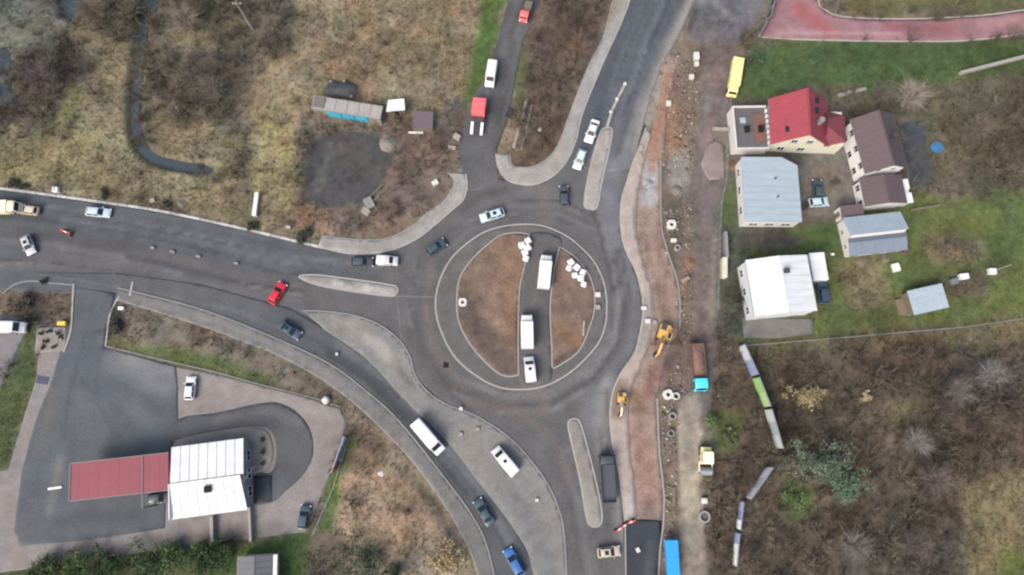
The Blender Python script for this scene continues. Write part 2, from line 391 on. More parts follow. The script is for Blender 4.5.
# big splitter island
ISL = smooth([(303, 311), (317, 311), (340, 313), (363, 318), (383, 327), (400, 341), (410, 357), (415, 375), (428, 392), (446, 404), (476, 416), (506, 435), (528, 457), (547, 483), (560, 513), (565, 547), (570, 650)], False)
ISL2 = smooth([(560, 650), (535, 577), (528, 551), (510, 522), (484, 488), (446, 439), (410, 404), (373, 364), (350, 346), (323, 328)], False)
sheet('traffic_island', ISL+ISL2, .13, (138, 137, 133), M_CONC, seed=14, sm=False, skirt=.3,
      strokes=[([(330, 320), (370, 335), (390, 360), (420, 395)], 2.0, (146, 142, 136), .7), ([(500, 470), (530, 520), (548, 575)], 4.0, (116, 119, 120), .6),
               ([(368, 338), (388, 356)], 2.6, (168, 163, 154), .9), ([(345, 322), (360, 332)], 1.6, (150, 146, 140), .8), ([(400, 370), (415, 390)], 1.2, (106, 104, 104), .7), ([(520, 480), (545, 500)], 2.0, (134, 136, 136), .6), ([(470, 440), (490, 470)], 2.0, (136, 130, 126), .5), ([(420, 400), (470, 425)], 1.5, (138, 138, 138), .6)])
kerb(ISL, sm=False, m=M_KERBG, z1=.17); kerb(ISL2, sm=False, m=M_KERBG, z1=.17)
# small splitters
def splitter(pts, base, seed, strokes=()):
    P = smooth(pts, True, 4)
    sheet('traffic_island', P, .13, base, M_CONC, seed=seed, sm=False, skirt=.3, strokes=strokes, var=.2, spacing=.8)
    kerb(P, sm=False, closed=True, m=M_KERB, z1=.17)
splitter([(299, 277), (315, 275), (350, 279), (385, 284), (397, 287), (396, 294), (388, 296), (350, 291), (318, 285)], (160, 157, 152), 15,
         [([(330, 283), (388, 291)], 1.2, (184, 182, 178), .9), ([(310, 279), (330, 282)], .8, (140, 134, 128), .8), ([(345, 283), (360, 287)], .7, (130, 124, 118), .8)])
splitter([(602, 130), (610, 128), (612, 134), (608, 155), (601, 186), (597, 207), (590, 209), (584, 203), (590, 168), (596, 145)], (168, 164, 157), 16)
splitter([(568, 424), (573, 419), (579, 421), (584, 435), (592, 465), (599, 495), (602, 518), (598, 526), (590, 525), (586, 515), (580, 480), (572, 445)], (148, 144, 138), 17,
         [([(577, 440), (586, 475)], .9, (158, 146, 132), .7)])
kerb([(606, 130), (612, 111), (618, 98), (626, 82)], wd=.5, z1=.12, m=M_KERB)
# roundabout: kerbed apron ring, two soil halves, temporary crossing
OR = [(435.6, 307.6), (439, 283), (451, 259), (471, 240.5), (490, 230), (514, 225), (540, 225.5), (562.6, 234), (578, 245), (594, 262), (603, 281), (606.5, 300), (605.7, 322.5), (599.5, 341),
      (587, 357), (568, 374), (545, 386), (523, 389.5), (500, 387.5), (478, 377), (456, 358.5), (442, 333.5)]
ORs = smooth(OR, True, 4)
sheet('roundabout_apron', ORs, .11, (107, 106, 105), M_CONC, seed=18, sm=False, skirt=.3, var=.12)
kerb(ORs, sm=False, closed=True, z1=.16, m=M_KERB)
sheet('crossing_road', smooth([(531, 233), (561, 238), (558, 255), (553, 280), (550, 310), (551.5, 347), (552.5, 368), (551, 380), (540, 386.5), (526, 388), (519, 378), (518.5, 341), (519.5, 309), (521, 286), (526, 262)], True, 4), .123, (99, 98, 98), M_ASPH, seed=19, sm=False, skirt=.06,
      strokes=[([(546, 240), (535, 300), (535, 385)], 2.0, (110, 108, 106), .6)])
HW = smooth([(518.5, 375), (507.6, 376.5), (495, 371), (476, 352), (462, 330), (457, 310), (459, 281), (470, 262), (485.7, 246.6), (501, 235.6), (518, 233), (529, 235)], False)+smooth([(529, 237), (525, 264), (520, 286), (518.6, 309), (518, 341)], False)
sheet('roundabout_soil', HW, .2, (134, 115, 103), M_DIRT, seed=20, sm=False, skirt=.2, var=.16, bumpy=1.1, spacing=.7,
      strokes=[([(500, 250), (512, 280), (514, 320)], 8.0, (140, 112, 92), .9), ([(463, 300), (480, 335), (505, 368)], 5.0, (100, 88, 84), .9), ([(485, 255), (470, 285)], 5, (134, 116, 98), .7), ([(466, 285), (480, 300)], 2.5, (108, 94, 80), .7)])
kerb(HW, sm=False, closed=True, z1=.26, m=M_KERB, wd=.2)
HE = smooth([(559.5, 247), (575, 257.5), (587.6, 273), (593.5, 289), (594.5, 307), (591.6, 321), (582, 346), (571, 358), (554, 368.5)], False)+smooth([(552, 367), (551.5, 347), (550, 312), (551.5, 290), (554.6, 268)], False)
sheet('roundabout_soil', HE, .2, (132, 112, 100), M_DIRT, seed=21, sm=False, skirt=.2, var=.16, bumpy=.8, spacing=.7,
      strokes=[([(562, 330), (575, 340)], 4, (146, 112, 88), .8), ([(560, 262), (565, 300)], 2.5, (132, 106, 92), .6), ([(556, 362), (575, 350)], 1.5, (88, 80, 76), .7)])
kerb(HE, sm=False, closed=True, z1=.26, m=M_KERB, wd=.2)
# east pavement (pinkish sett paving)
EL = smooth([(646, 128), (640, 145), (633, 163), (627, 181), (621, 203), (621, 230), (626, 251), (634, 267), (640, 286), (643, 308), (640, 333), (634, 354), (621, 373), (613, 392), (610, 415), (612, 440), (618, 468), (622, 495), (625, 522)], False)
ER = smooth([(636, 518), (633, 480), (629, 452), (628, 427), (628, 402), (632, 382), (639, 368), (648, 344), (653, 322), (653, 308), (650, 286), (643.5, 264), (637, 239), (635.5, 225), (636, 203), (640, 179), (645, 156), (651, 135)], False)
sheet('pavement', EL+ER, .13, (180, 166, 157), M_CONC, seed=22, sm=False, skirt=.3,
      strokes=[([(641, 300), (645, 325), (640, 345)], 2.5, (150, 146, 142), .8), ([(645, 140), (634, 165)], 1.6, (180, 165, 152), .6), ([(618, 385), (616, 412)], 3.5, (140, 112, 96), .8), ([(616, 425), (622, 470)], 1.2, (176, 160, 148), .7), ([(630, 500), (632, 518)], 2, (190, 188, 184), .8)])
kerb(EL, sm=False, z1=.17); kerb(ER, sm=False, z1=.16, m=M_KERBG, wd=.14)
# excavated cycle path, brick-red base course
TR = smooth([(663, 525), (664, 500), (662.6, 480), (660, 460), (658.5, 437), (657, 405), (660, 385), (670, 350), (679, 327), (680, 305), (677, 280), (670, 259), (663, 236), (661, 222), (660.6, 195), (660.6, 171), (664, 150), (668, 110), (676, 70), (681, 52)], False)
TL = smooth([(665, 62), (659, 100), (652, 130), (645, 156), (640.5, 179), (636.5, 203), (636, 225), (637.5, 239), (644, 264), (650.5, 286), (653.5, 308), (653.5, 322), (648.5, 344), (639.5, 368), (632.5, 382), (628.5, 402), (628.5, 427), (629.5, 452), (633.5, 480), (636.5, 522)], False)
sheet('cycle_path', TR+TL, .0, (160, 138, 126), M_DIRT, seed=23, sm=False, skirt=.2, var=.14, spacing=.9,
      strokes=[([(650, 172), (649, 200)], 3.2, (176, 182, 186), .8), ([(648, 165), (646, 190)], 1.6, (150, 150, 148), .6), ([(668, 75), (662, 110), (652, 150)], 2.2, (168, 122, 96), .8),
               ([(662, 290), (668, 330)], 4.0, (132, 110, 94), .8), ([(636, 395), (640, 410)], 3.0, (126, 104, 82), .7), ([(645, 440), (650, 500)], 3.5, (162, 120, 106), .6), ([(648, 395), (655, 370)], 3.0, (140, 96, 86), .7), ([(640, 235), (650, 262)], 1.5, (136, 120, 100), .6), ([(655, 110), (658, 85)], 2.0, (126, 120, 112), .6), ([(652, 210), (654, 250)], 1.6, (166, 142, 130), .7), ([(656, 240), (668, 275)], 1.4, (140, 112, 98), .7), ([(672, 300), (672, 330)], 2.0, (164, 140, 124), .7), ([(640, 420), (641, 470)], 1.0, (140, 112, 102), .6), ([(655, 420), (657, 500)], 1.2, (164, 138, 126), .7), ([(648, 505), (650, 518)], 3.0, (120, 108, 104), .7), ([(662, 345), (668, 365)], 3.0, (120, 104, 96), .8), ([(656, 150), (652, 170)], 1.5, (170, 128, 104), .8)])
kerb([(660.6, 160), (660.6, 195), (661, 222), (663, 236), (670, 259), (677, 280), (680, 303), (679.5, 330)], wd=.3, z1=.16, m=M_KERBG)
kerb([(657, 398), (658.5, 437), (660, 460), (662.6, 480), (664, 500), (663, 525), (660, 550), (657, 600)], wd=.22, z1=.16, m=M_KERB)
sheet('new_asphalt_path', [(624, 529), (630, 522), (639, 519), (650, 519.5), (662, 520.5), (661.5, 545), (658, 575), (655, 650), (627, 650), (625, 575)], .016, (58, 66, 76), M_ASPH, seed=24, sm=False, strokes=[([(650, 545), (648, 590)], 1.8, (86, 92, 98), .6)])
kerb([(625, 524), (625.5, 560), (627, 650)], wd=.2, z1=.16, m=M_KERB)
# haul roads
soft( [(706, 42), (738, 40), (732, 80), (728, 120), (724, 170), (720, 230), (718, 300), (716, 350), (712, 400), (690, 400), (690, 350), (692, 300), (692, 250), (690, 210), (692, 160), (698, 110), (702, 70)], -.02, (113, 105, 101), M_DIRT, seed=25, skirt=.1,
      strokes=[([(716, 60), (708, 150), (706, 230)], 2.0, (124, 108, 110), .7), ([(714, 240), (712, 330)], 1.4, (138, 130, 122), .7), ([(700, 330), (706, 360)], 3, (124, 104, 100), .7), ([(700, 240), (700, 320)], 1.2, (104, 94, 88), .6)])
soft( [(680, 398), (698, 396), (700, 430), (702, 470), (704, 520), (706, 660), (680, 660), (680, 520), (678, 470), (677, 430)], -.008, (162, 153, 139), M_DIRT, seed=26, skirt=.1,
      strokes=[([(688, 400), (690, 460)], 2.8, (134, 126, 114), .8), ([(692, 480), (690, 575)], 2.0, (166, 154, 136), .7), ([(684, 500), (684, 575)], .7, (140, 130, 118), .6)])
sheet('driveway', [(706, 147), (714, 139), (725, 146), (724.5, 178), (709, 180), (701, 165)], .01, (146, 132, 130), M_CONC, seed=27, skirt=.1, var=.15, sm=False)
# red paved lane
RU = smooth([(780, -50), (772, 5), (761, 36)], False)+smooth([(800, 38.5), (867, 40), (920, 40.5), (967, 39.5), (1024, 33), (1150, 15)], False)
RD = smooth([(1150, -10), (1024, 11), (967, 17.5), (900, 20), (844, 17.5), (826, 11), (818, 0), (815, -50)], False)
sheet('paved_lane', RU+RD, .02, (160, 118, 124), M_CONC, seed=28, sm=False, skirt=.2, var=.2, spacing=.8,
      strokes=[([(800, 10), (830, 32)], 4.0, (176, 92, 92), .7), ([(780, 32), (900, 34)], 1.2, (192, 160, 160), .6), ([(890, 26), (950, 30)], 3.0, (152, 88, 92), .6), ([(980, 24), (1020, 20)], 2.5, (182, 140, 138), .6)])
kerb([(761, 37), (800, 39.5), (867, 41), (920, 41.5), (967, 40.5), (1024, 34), (1150, 16)], wd=.3, z1=.12)
kerb([(815, -50), (818, 0), (826, 10.5), (844, 17), (900, 19), (967, 16.5), (1024, 10), (1150, -11)], wd=.25, z1=.12)
# filling-station yard
sheet('station_paving', [(172, 366), (215, 374), (262, 386), (310, 398), (340, 408), (347, 425), (338, 455), (324, 490), (312, 520), (306, 532), (240, 540), (140, 552), (60, 565), (-60, 580), (-60, 480), (8, 470), (20, 430), (36, 380), (40, 335), (70, 330), (100, 350)],
      .0, (146, 140, 137), M_CONC, seed=29, sm=False, skirt=.2, var=.12,
      strokes=[([(185, 375), (260, 395), (330, 415)], 2.5, (158, 152, 146), .6), ([(10, 500), (20, 560)], 3, (144, 134, 126), .6), ([(150, 545), (280, 525)], 2.5, (132, 124, 118), .6)])
sheet('station_forecourt', [(76, 287), (116, 293), (111, 310), (106, 330), (104, 348), (130, 354), (176, 366), (178, 385), (178, 418), (172, 452), (166, 500), (165, 528), (130, 534), (80, 541), (20, 546), (14, 530), (22, 470), (36, 420), (52, 380), (62, 345), (74, 310)],
      .018, (90, 97, 104), M_ASPH, seed=30, sm=False, skirt=.1,
      strokes=[([(120, 360), (165, 385)], 5.0, (118, 122, 127), .9), ([(128, 358), (172, 372)], 2.5, (132, 134, 137), .8), ([(70, 400), (110, 430)], 6.0, (96, 101, 107), .7), ([(95, 295), (92, 345)], 5.0, (88, 95, 102), .6), ([(60, 520), (140, 515)], 3, (82, 88, 95), .7), ([(60, 460), (50, 510)], 2, (122, 122, 122), .6), ([(50, 400), (40, 450)], 2.5, (108, 108, 108), .6), ([(120, 395), (150, 420)], 3.0, (104, 108, 112), .6), ([(95, 300), (84, 340), (70, 390), (62, 440)], 1.0, (78, 84, 90), .6), ([(100, 345), (96, 400), (120, 440)], .8, (80, 86, 92), .6), ([(77, 330), (108, 331)], .5, (74, 80, 86), .8)])
sheet('station_loop_road', [(170, 440), (178, 419), (215, 413), (262, 403), (282, 404), (300, 415), (311, 432), (313, 455), (303, 475), (285, 492), (273, 502), (252, 503), (252, 474), (270, 473), (276, 460), (275, 440), (266, 428), (245, 427), (200, 434)],
      .03, (93, 96, 100), M_ASPH, seed=31, sm=True, skirt=.1, sub=3, strokes=[([(215, 420), (270, 410), (300, 425)], 1.5, (112, 110, 108), .6)])
sheet('station_paving', [(246, 431), (264, 430), (271, 438), (273, 455), (268, 468), (256, 474), (248, 474)], .14, (158, 150, 142), M_CONC, seed=32, skirt=.2)
sheet('new_asphalt_path', [(254, 476), (272, 475), (272.5, 502), (254.5, 503)], .045, (62, 66, 72), M_ASPH, seed=33, sm=False, skirt=.1)
sheet('paving_bed', [(37, 328), (67, 326), (65, 351), (35, 353)], .06, (152, 146, 138), M_CONC, seed=34, sm=False, skirt=.2)
kerb([(74, 284), (73, 300), (71, 330), (64, 352)], wd=.3, z1=.14); kerb([(119, 297), (113, 308), (109, 320), (106, 346)], wd=.3, z1=.14)
kerb([(3, 294), (14, 285), (30, 281), (50, 283), (74, 285)], wd=.25, z1=.12, m=M_KERBG)
kerb([(106, 346), (130, 352), (176, 363), (215, 372), (262, 385), (310, 397), (340, 407)], wd=.2, z1=.12, m=M_KERBG)
kerb([(133, 282), (130, 296)], wd=.35, z1=.15, m=M_KERB)
sheet('street_pavement', [(-60, 342), (-60, 312), (0, 316), (20, 318), (28, 326), (20, 345), (8, 372), (-10, 400), (-60, 430)], .01, (128, 126, 130), M_ASPH, seed=35, skirt=.1)
# house yards
soft( [(800, 165), (848, 150), (862, 205), (845, 215), (800, 212)], .0, (112, 108, 100), M_DIRT, seed=36, skirt=.1, var=.2)
soft([(897, 127), (912, 125), (927, 127), (931, 150), (934, 178), (922, 184), (910, 184), (904, 160)], .02, (76, 80, 84), M_ASPH, seed=37)
sheet('concrete_apron', [(742, 318), (815, 318), (812, 334), (780, 338), (744, 338)], .0, (128, 126, 124), M_CONC, seed=38, sm=False, skirt=.1)
soft( [(320, 136), (340, 129), (384, 128), (388, 150), (386, 185), (370, 198), (350, 207), (325, 207), (308, 200), (303, 175), (308, 150)], -.03, (80, 79, 79), M_DIRT, seed=39, skirt=.1, var=.15, strokes=[([(315, 195), (330, 145)], 2, (106, 104, 100), .6)])

# kerb stones of the west road, laid one by one
KP = GP(smooth([(-40, 184), (0, 188.5), (50, 195), (100, 202), (160, 211), (240, 228), (322, 247.5)], False, 8))
kroot = thing('kerb', None, None); tag(kroot, kind='structure')
def along(P, step):
    out = []; carry = 0
    for a, b in zip(P[:-1], P[1:]):
        L = math.dist(a, b); t = carry
        while t < L:
            out.append((a[0]+(b[0]-a[0])*t/L, a[1]+(b[1]-a[1])*t/L, math.atan2(b[1]-a[1], b[0]-a[0]))); t += step
        carry = t-L
    return out
kms = [MB().box(-.97, .97, -.24, .24, -.15, .15).mesh('kerb_stone', mat('kerb_stone_%d' % i, C(*c), .9, .1, 2), bevel=.02) for i, c in enumerate(((236, 235, 232), (214, 212, 208), (246, 245, 242)))]
for x, y, a in along(KP, 2.0):
    o = mesh_obj('kerb_stone', random.choice(kms), kroot); o.location = (x, y, random.uniform(-.01, .02)); o.rotation_euler = (0, 0, a+random.uniform(-.01, .01))

# ================================================================== GROUND
REG = [  # plan region, colour, what grows (d dry grass, g green grass, s scrub, w weeds)
 ([(-600, -600), (250, -600), (255, 60), (240, 120), (250, 190), (320, 240), (-600, 100)], (101, 96, 80), 's'),
 ([(-400, 100), (0, 118), (90, 110), (130, 148), (240, 165), (262, 215), (330, 240), (120, 202), (-400, 150)], (118, 111, 88), 'd'),
 ([(-20, 142), (60, 128), (120, 150), (125, 190), (-20, 180)], (126, 119, 88), 'd'), ([(170, 25), (215, 18), (222, 60), (175, 72)], (118, 110, 86), 'd'), ([(60, 60), (90, 90), (80, 130), (50, 120)], (110, 108, 78), 'd'), ([(85, 30), (130, 40), (135, 150), (90, 130)], (112, 104, 82), 'd'),
 ([(145, 90), (200, 120), (240, 140), (230, 160), (160, 150)], (116, 108, 84), 'd'),
 ([(10, 60), (70, 40), (90, 70), (60, 115), (5, 125)], (92, 84, 76), 's'), ([(160, 50), (240, 50), (238, 120), (165, 128)], (96, 90, 79), 's'),
 ([(-400, -600), (75, -600), (75, 25), (40, 50), (20, 60), (-400, 90)], (100, 102, 94), 'w'),
 ([(255, -600), (490, -600), (474, 60), (464, 105), (450, 140), (395, 120), (310, 100), (300, 130), (290, 200), (320, 235), (262, 215), (245, 150), (262, 70)], (128, 116, 92), 'd'),
 ([(250, 105), (300, 120), (298, 210), (252, 200)], (138, 128, 92), 'd'), ([(298, 25), (330, 20), (345, 60), (305, 75)], (138, 120, 98), 'd'), ([(262, -40), (300, -20), (290, 60), (262, 60)], (104, 98, 86), 's'),
 ([(385, 120), (460, 130), (462, 150), (455, 178), (440, 207), (400, 234), (330, 237), (290, 225), (310, 208), (385, 200)], (112, 98, 89), 'w'),
 ([(325, 86), (350, 76), (357, 95), (325, 98)], (66, 70, 72), ''), ([(300, 205), (330, 212), (330, 235), (300, 232)], (134, 114, 92), 'd'),
 ([(488, -300), (514, -300), (508, -20), (499, 40), (484, 82), (466, 112), (458, 108), (472, 60), (480, 10)], (90, 112, 64), 'g'),
 ([(440, 100), (462, 100), (462, 150), (440, 150)], (106, 98, 94), 'w'),
 ([(541, -300), (620, -300), (614, 0), (560, 145), (545, 165), (512, 165), (510, 115), (524, 45)], (107, 93, 83), 's'),
 ([(514, 50), (530, 45), (526, 100), (512, 115)], (96, 104, 74), 'g'),
 ([(745, 40), (1400, 36), (1400, 30), (960, 76), (900, 88), (835, 92), (800, 84), (770, 100), (732, 112), (740, 60)], (86, 106, 68), 'g'),
 ([(818, -300), (1400, -300), (1400, 0), (1024, 10), (844, 17)], (112, 112, 80), 'g'),
 ([(835, 94), (960, 77), (1400, 20), (1400, 210), (1000, 200), (940, 185), (905, 200), (905, 120), (850, 110)], (90, 87, 72), 'w'),
 ([(960, 150), (1024, 100), (1400, 60), (1400, 160), (1000, 190)], (98, 92, 72), 's'),
 ([(915, 190), (960, 195), (1024, 190), (1400, 200), (1400, 290), (960, 325), (900, 330), (820, 335), (735, 345), (740, 240), (830, 212)], (101, 112, 70), 'g'),
 ([(925, 235), (985, 240), (990, 262), (930, 265)], (114, 102, 82), 'w'), ([(930, 280), (990, 275), (985, 300), (950, 300)], (100, 92, 76), 'w'), ([(835, 262), (880, 258), (895, 300), (850, 310)], (116, 108, 80), 'd'),
 ([(725, 100), (850, 100), (850, 215), (800, 232), (735, 260), (718, 240)], (110, 102, 94), ''), ([(695, 180), (735, 178), (738, 235), (700, 238)], (90, 104, 68), 'g'), ([(690, 60), (704, 60), (704, 130), (690, 140)], (120, 108, 98), ''),
 ([(716, 95), (735, 95), (732, 145), (722, 140)], (106, 102, 78), 'w'),
 ([(718, 232), (760, 232), (748, 262), (744, 330), (720, 345)], (80, 84, 74), 'w'), ([(745, 235), (800, 232), (830, 222), (790, 250), (750, 256)], (98, 92, 86), ''), ([(795, 232), (840, 215), (842, 245), (815, 250)], (94, 112, 68), 'g'),
 ([(712, 345), (820, 338), (960, 328), (1400, 290), (1400, 1200), (708, 1200)], (97, 87, 74), 's'),
 ([(735, 340), (820, 336), (960, 326), (1400, 288), (1400, 320), (960, 350), (820, 350), (740, 356)], (106, 98, 74), 'd'),
 ([(930, 370), (1060, 355), (1060, 405), (940, 410)], (94, 90, 84), 's'), ([(965, 475), (1400, 440), (1400, 1200), (945, 1200), (955, 540)], (112, 103, 77), 'd'), ([(1000, 550), (1060, 540), (1060, 640), (1000, 640)], (104, 112, 66), 'g'),
 ([(780, 478), (812, 485), (806, 515), (782, 512)], (88, 106, 62), 'g'), ([(840, 540), (960, 520), (960, 620), (840, 620)], (93, 87, 78), 's'), ([(702, 405), (745, 412), (735, 455), (710, 448)], (90, 100, 66), 'g'), ([(880, 400), (930, 400), (920, 420), (885, 430)], (112, 104, 78), 'd'),
 ([(655, 50), (705, 30), (738, 34), (728, 120), (720, 230), (718, 340), (712, 460), (712, 1200), (655, 1200), (655, 400), (685, 330), (660, 240), (655, 120)], (124, 112, 101), ''),
 ([(668, 120), (692, 120), (690, 240), (668, 240)], (134, 126, 114), ''), ([(655, 60), (672, 52), (668, 100), (652, 130), (646, 120)], (156, 146, 136), ''), ([(664, 105), (680, 100), (676, 150), (662, 160)], (160, 126, 102), ''), ([(676, 85), (690, 70), (692, 120), (680, 125)], (122, 100, 86), ''), ([(668, 150), (690, 150), (688, 185), (666, 190)], (162, 156, 146), ''), ([(664, 200), (676, 200), (690, 270), (676, 262)], (118, 114, 104), ''), ([(664, 340), (690, 330), (688, 400), (662, 400)], (128, 110, 104), ''), ([(664, 400), (678, 400), (680, 575), (666, 575)], (140, 124, 108), ''), ([(704, 470), (714, 470), (714, 700), (706, 700)], (100, 92, 82), 'w'), ([(684, 60), (696, 44), (706, 44), (700, 75), (690, 90)], (110, 102, 92), ''), ([(680, 240), (692, 245), (692, 300), (684, 290)], (150, 122, 100), ''),
 ([(112, 298), (200, 325), (290, 360), (340, 394), (400, 445), (350, 425), (340, 408), (262, 388), (180, 366), (100, 345)], (113, 104, 90), 'w'),
 ([(108, 338), (180, 345), (262, 375), (300, 392), (260, 385), (180, 365), (106, 348)], (94, 108, 68), 'g'), ([(105, 310), (128, 308), (130, 335), (108, 340)], (84, 82, 76), 'w'),
 ([(343, 395), (396, 443), (429, 483), (459, 529), (480, 575), (490, 1200), (320, 1200), (330, 530), (340, 470), (348, 420)], (136, 124, 106), 'd'),
 ([(335, 500), (350, 478), (385, 468), (425, 488), (440, 530), (400, 560), (340, 540)], (152, 132, 108), 'd'), ([(350, 420), (390, 440), (375, 470), (348, 468)], (112, 98, 84), 'w'),
 ([(347, 430), (354, 436), (342, 500), (320, 560), (300, 575), (312, 522), (338, 460)], (86, 110, 62), 'g'),
 ([(225, 543), (306, 532), (316, 535), (314, 1200), (225, 1200)], (84, 106, 62), 'g'), ([(310, 530), (345, 530), (345, 1200), (312, 1200)], (110, 102, 86), 'w'),
 ([(-400, 580), (60, 565), (140, 552), (228, 543), (228, 1200), (-400, 1200)], (84, 92, 64), 'g'),
 ([(-400, 285), (14, 285), (30, 281), (74, 285), (70, 330), (40, 350), (0, 318), (-400, 315)], (106, 94, 82), 'w'), ([(8, 295), (45, 292), (50, 318), (25, 325)], (84, 78, 70), 'w'),
 ([(25, 322), (42, 335), (36, 380), (22, 425), (8, 468), (-60, 480), (-60, 420), (10, 370)], (88, 100, 66), 'g'),
]
xs = np.concatenate([-np.geomspace(1800, 130, 14)[:-1], np.arange(-125, 125.01, .55), np.geomspace(130, 1800, 14)[1:]])
ys = np.concatenate([-np.geomspace(1800, 52, 16)[:-1], np.arange(-46, 112.01, .55), np.geomspace(118, 1800, 14)])
GX, GY = np.meshgrid(xs, ys); cx = np.clip(GX, -160, 160); cy = np.clip(GY, -80, 150)
px, py = PX(cx, cy)
wx = (fbm(cx*.25, cy*.25, 31)-.5)*22+(fbm(cx*1.1, cy*1.1, 35)-.5)*9; wy = (fbm(cx*.25, cy*.25, 41)-.5)*22+(fbm(cx*1.1, cy*1.1, 45)-.5)*9
TONE = np.tile(np.array(C(104, 96, 84, .85)), GX.shape+(1,)); GROW = np.zeros(GX.shape, int)
KREG = {'': .40, 'd': .66, 'g': .45, 's': .60, 'w': .58}
KEY = {'': 0, 'd': 1, 'g': 2, 's': 3, 'w': 4}
GROW[:] = 3
for poly, c, k in REG:
    a = pip(px+wx, py+wy, poly); TONE[a] = C(*des(c, .98 if k == 'g' else .88, 1.04), KREG[k]); GROW[a] = KEY[k]
def blur(a, n):
    for _ in range(n):
        b = np.pad(a, [(1, 1), (1, 1)]+[(0, 0)]*(a.ndim-2), mode='edge')
        a = (b[:-2, 1:-1]+b[2:, 1:-1]+b[1:-1, :-2]+b[1:-1, 2:]+2*b[1:-1, 1:-1])/6
    return a
TONE = blur(TONE, 3)
FLAT = np.zeros(GX.shape, bool)
for pts, base, strokes, sd_ in SOFT0:
    wk = 1.3 if sd_ == 39 else .45; a = pip(px+wx*wk, py+wy*wk, smooth(pts, True, 4)); FLAT |= a; ii = np.where(a)
    TONE[ii] = tone_at(np.column_stack([GX[ii], GY[ii]]), base, strokes, sd_, .16, .2); GROW[ii] = 0
TONE = blur(TONE, 1)
pm = np.zeros(GX.shape)
for P in PAVED: pm[pip(GX, GY, P)] = 1
HARD = pm.copy(); pm[FLAT] = 1
near = np.clip(blur(pm, 14)*6, 0, 1); near = np.maximum(near, pm)
bx0, by0 = PX(GX, GY)
HOUSES_ZONE = pip(px, py, [(640, -60), (1024, -20), (1030, 330), (735, 345), (712, 700), (600, 700), (620, 100)])
amp = np.where(HOUSES_ZONE, .12, .75); amp = blur(amp, 10)
n1 = fbm(GX*.12, GY*.12, 51); n2 = fbm(GX*.6, GY*.6, 61)
n3 = fbm(GX*1.8, GY*1.8, 71)
var = .72+.34*n1+.28*n2*1.0
WILD = blur(np.where(GROW == 2, .85, 1.0), 2)
n0 = fbm(GX*.05, GY*.05, 151); TONE = TONE*(1+WILD*((n0-.5)*.5+(n1-.5)*.75+(n2-.5)*.7+(n3-.5)*.4))[..., None]
hue = fbm(GX*.2, GY*.2, 81)-.5
hue2 = fbm(GX*.3, GY*.3, 88)-.5
TONE = TONE*np.stack([1+hue*.28, 1+hue2*.22, 1-hue*.24], -1)
GZ = -.045+amp*(1-near)*(n1-.42)*1.6+.25*(1-near)*(n2-.5)*amp
GZ = np.where(pm > 0, -.045, GZ)
# dry-grass mound by the slip road, gully of the stream
mx, my = G(398, 515); GZ += 1.6*np.exp(-(((GX-mx)/8.5)**2+((GY-my)/7)**2))*(1-near)
mx, my = G(444, 560); GZ += .8*np.exp(-(((GX-mx)/2.5)**2+((GY-my)/3)**2))*(1-near)
BROOK = GP(smooth([(158, -90), (150, -30), (146, 0), (140, 40), (136, 75), (134, 110), (137, 138), (150, 156), (175, 164), (205, 168), (232, 172)], False, 6))
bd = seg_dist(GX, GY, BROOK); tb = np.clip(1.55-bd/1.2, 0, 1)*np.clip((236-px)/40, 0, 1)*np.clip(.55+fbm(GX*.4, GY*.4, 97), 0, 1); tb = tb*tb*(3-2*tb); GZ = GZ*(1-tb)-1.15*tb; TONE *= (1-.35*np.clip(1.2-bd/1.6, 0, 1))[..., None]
POOLS = [[(62, -60), (96, -60), (88, 5), (72, 22), (56, 12)], [(-60, 40), (4, 46), (16, 66), (10, 88), (14, 105), (-60, 120)], [(138, -40), (160, -40), (156, 8), (141, 10)]]
for p in POOLS:
    a = pip(px+wx*.5, py+wy*.5, p); GZ = np.where(a, -.62, GZ); TONE[a] = C(92, 98, 92, .6)
ny, nx = GX.shape
idx = np.arange(nx*ny).reshape(ny, nx)
a, b, c, d = idx[:-1, :-1].ravel(), idx[:-1, 1:].ravel(), idx[1:, 1:].ravel(), idx[1:, :-1].ravel()
F = np.concatenate([np.column_stack([a, b, c]), np.column_stack([a, c, d])])
V = np.column_stack([GX.ravel(), GY.ravel(), GZ.ravel()])
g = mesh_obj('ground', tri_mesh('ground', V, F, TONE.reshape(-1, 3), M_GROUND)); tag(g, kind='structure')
g.data.polygons.foreach_set('use_smooth', [True]*len(g.data.polygons))
def samp(A, x, y):
    i = np.clip(np.searchsorted(ys, y)-1, 0, ny-2); j = np.clip(np.searchsorted(xs, x)-1, 0, nx-2)
    fy = np.clip((y-ys[i])/(ys[i+1]-ys[i]), 0, 1); fx = np.clip((x-xs[j])/(xs[j+1]-xs[j]), 0, 1)
    if A.ndim == 3: fx = fx[..., None]; fy = fy[..., None]
    return (A[i, j]*(1-fx)+A[i, j+1]*fx)*(1-fy)+(A[i+1, j]*(1-fx)+A[i+1, j+1]*fx)*fy
def gz(x, y): return float(samp(GZ, np.array([x]), np.array([y]))[0])
# water
mw, t, p = _base('pond_water'); p.inputs['Base Color'].default_value = (*C(82, 94, 98), 1); p.inputs['Roughness'].default_value = .12
nn = t.nodes.new('ShaderNodeTexNoise'); nn.inputs['Scale'].default_value = 3; bb = t.nodes.new('ShaderNodeBump'); bb.inputs['Strength'].default_value = .15
t.links.new(nn.outputs[0], bb.inputs['Height']); t.links.new(bb.outputs[0], p.inputs['Normal'])
o = sweep('brook_water', BROOK, 1.9, -1.6, -.70, mw); tag(o, kind='structure')
for p_ in POOLS:
    P = GP(p_); o = MB().prism(P, -1.2, -.5).build('pond_water', mw); tag(o, kind='structure')

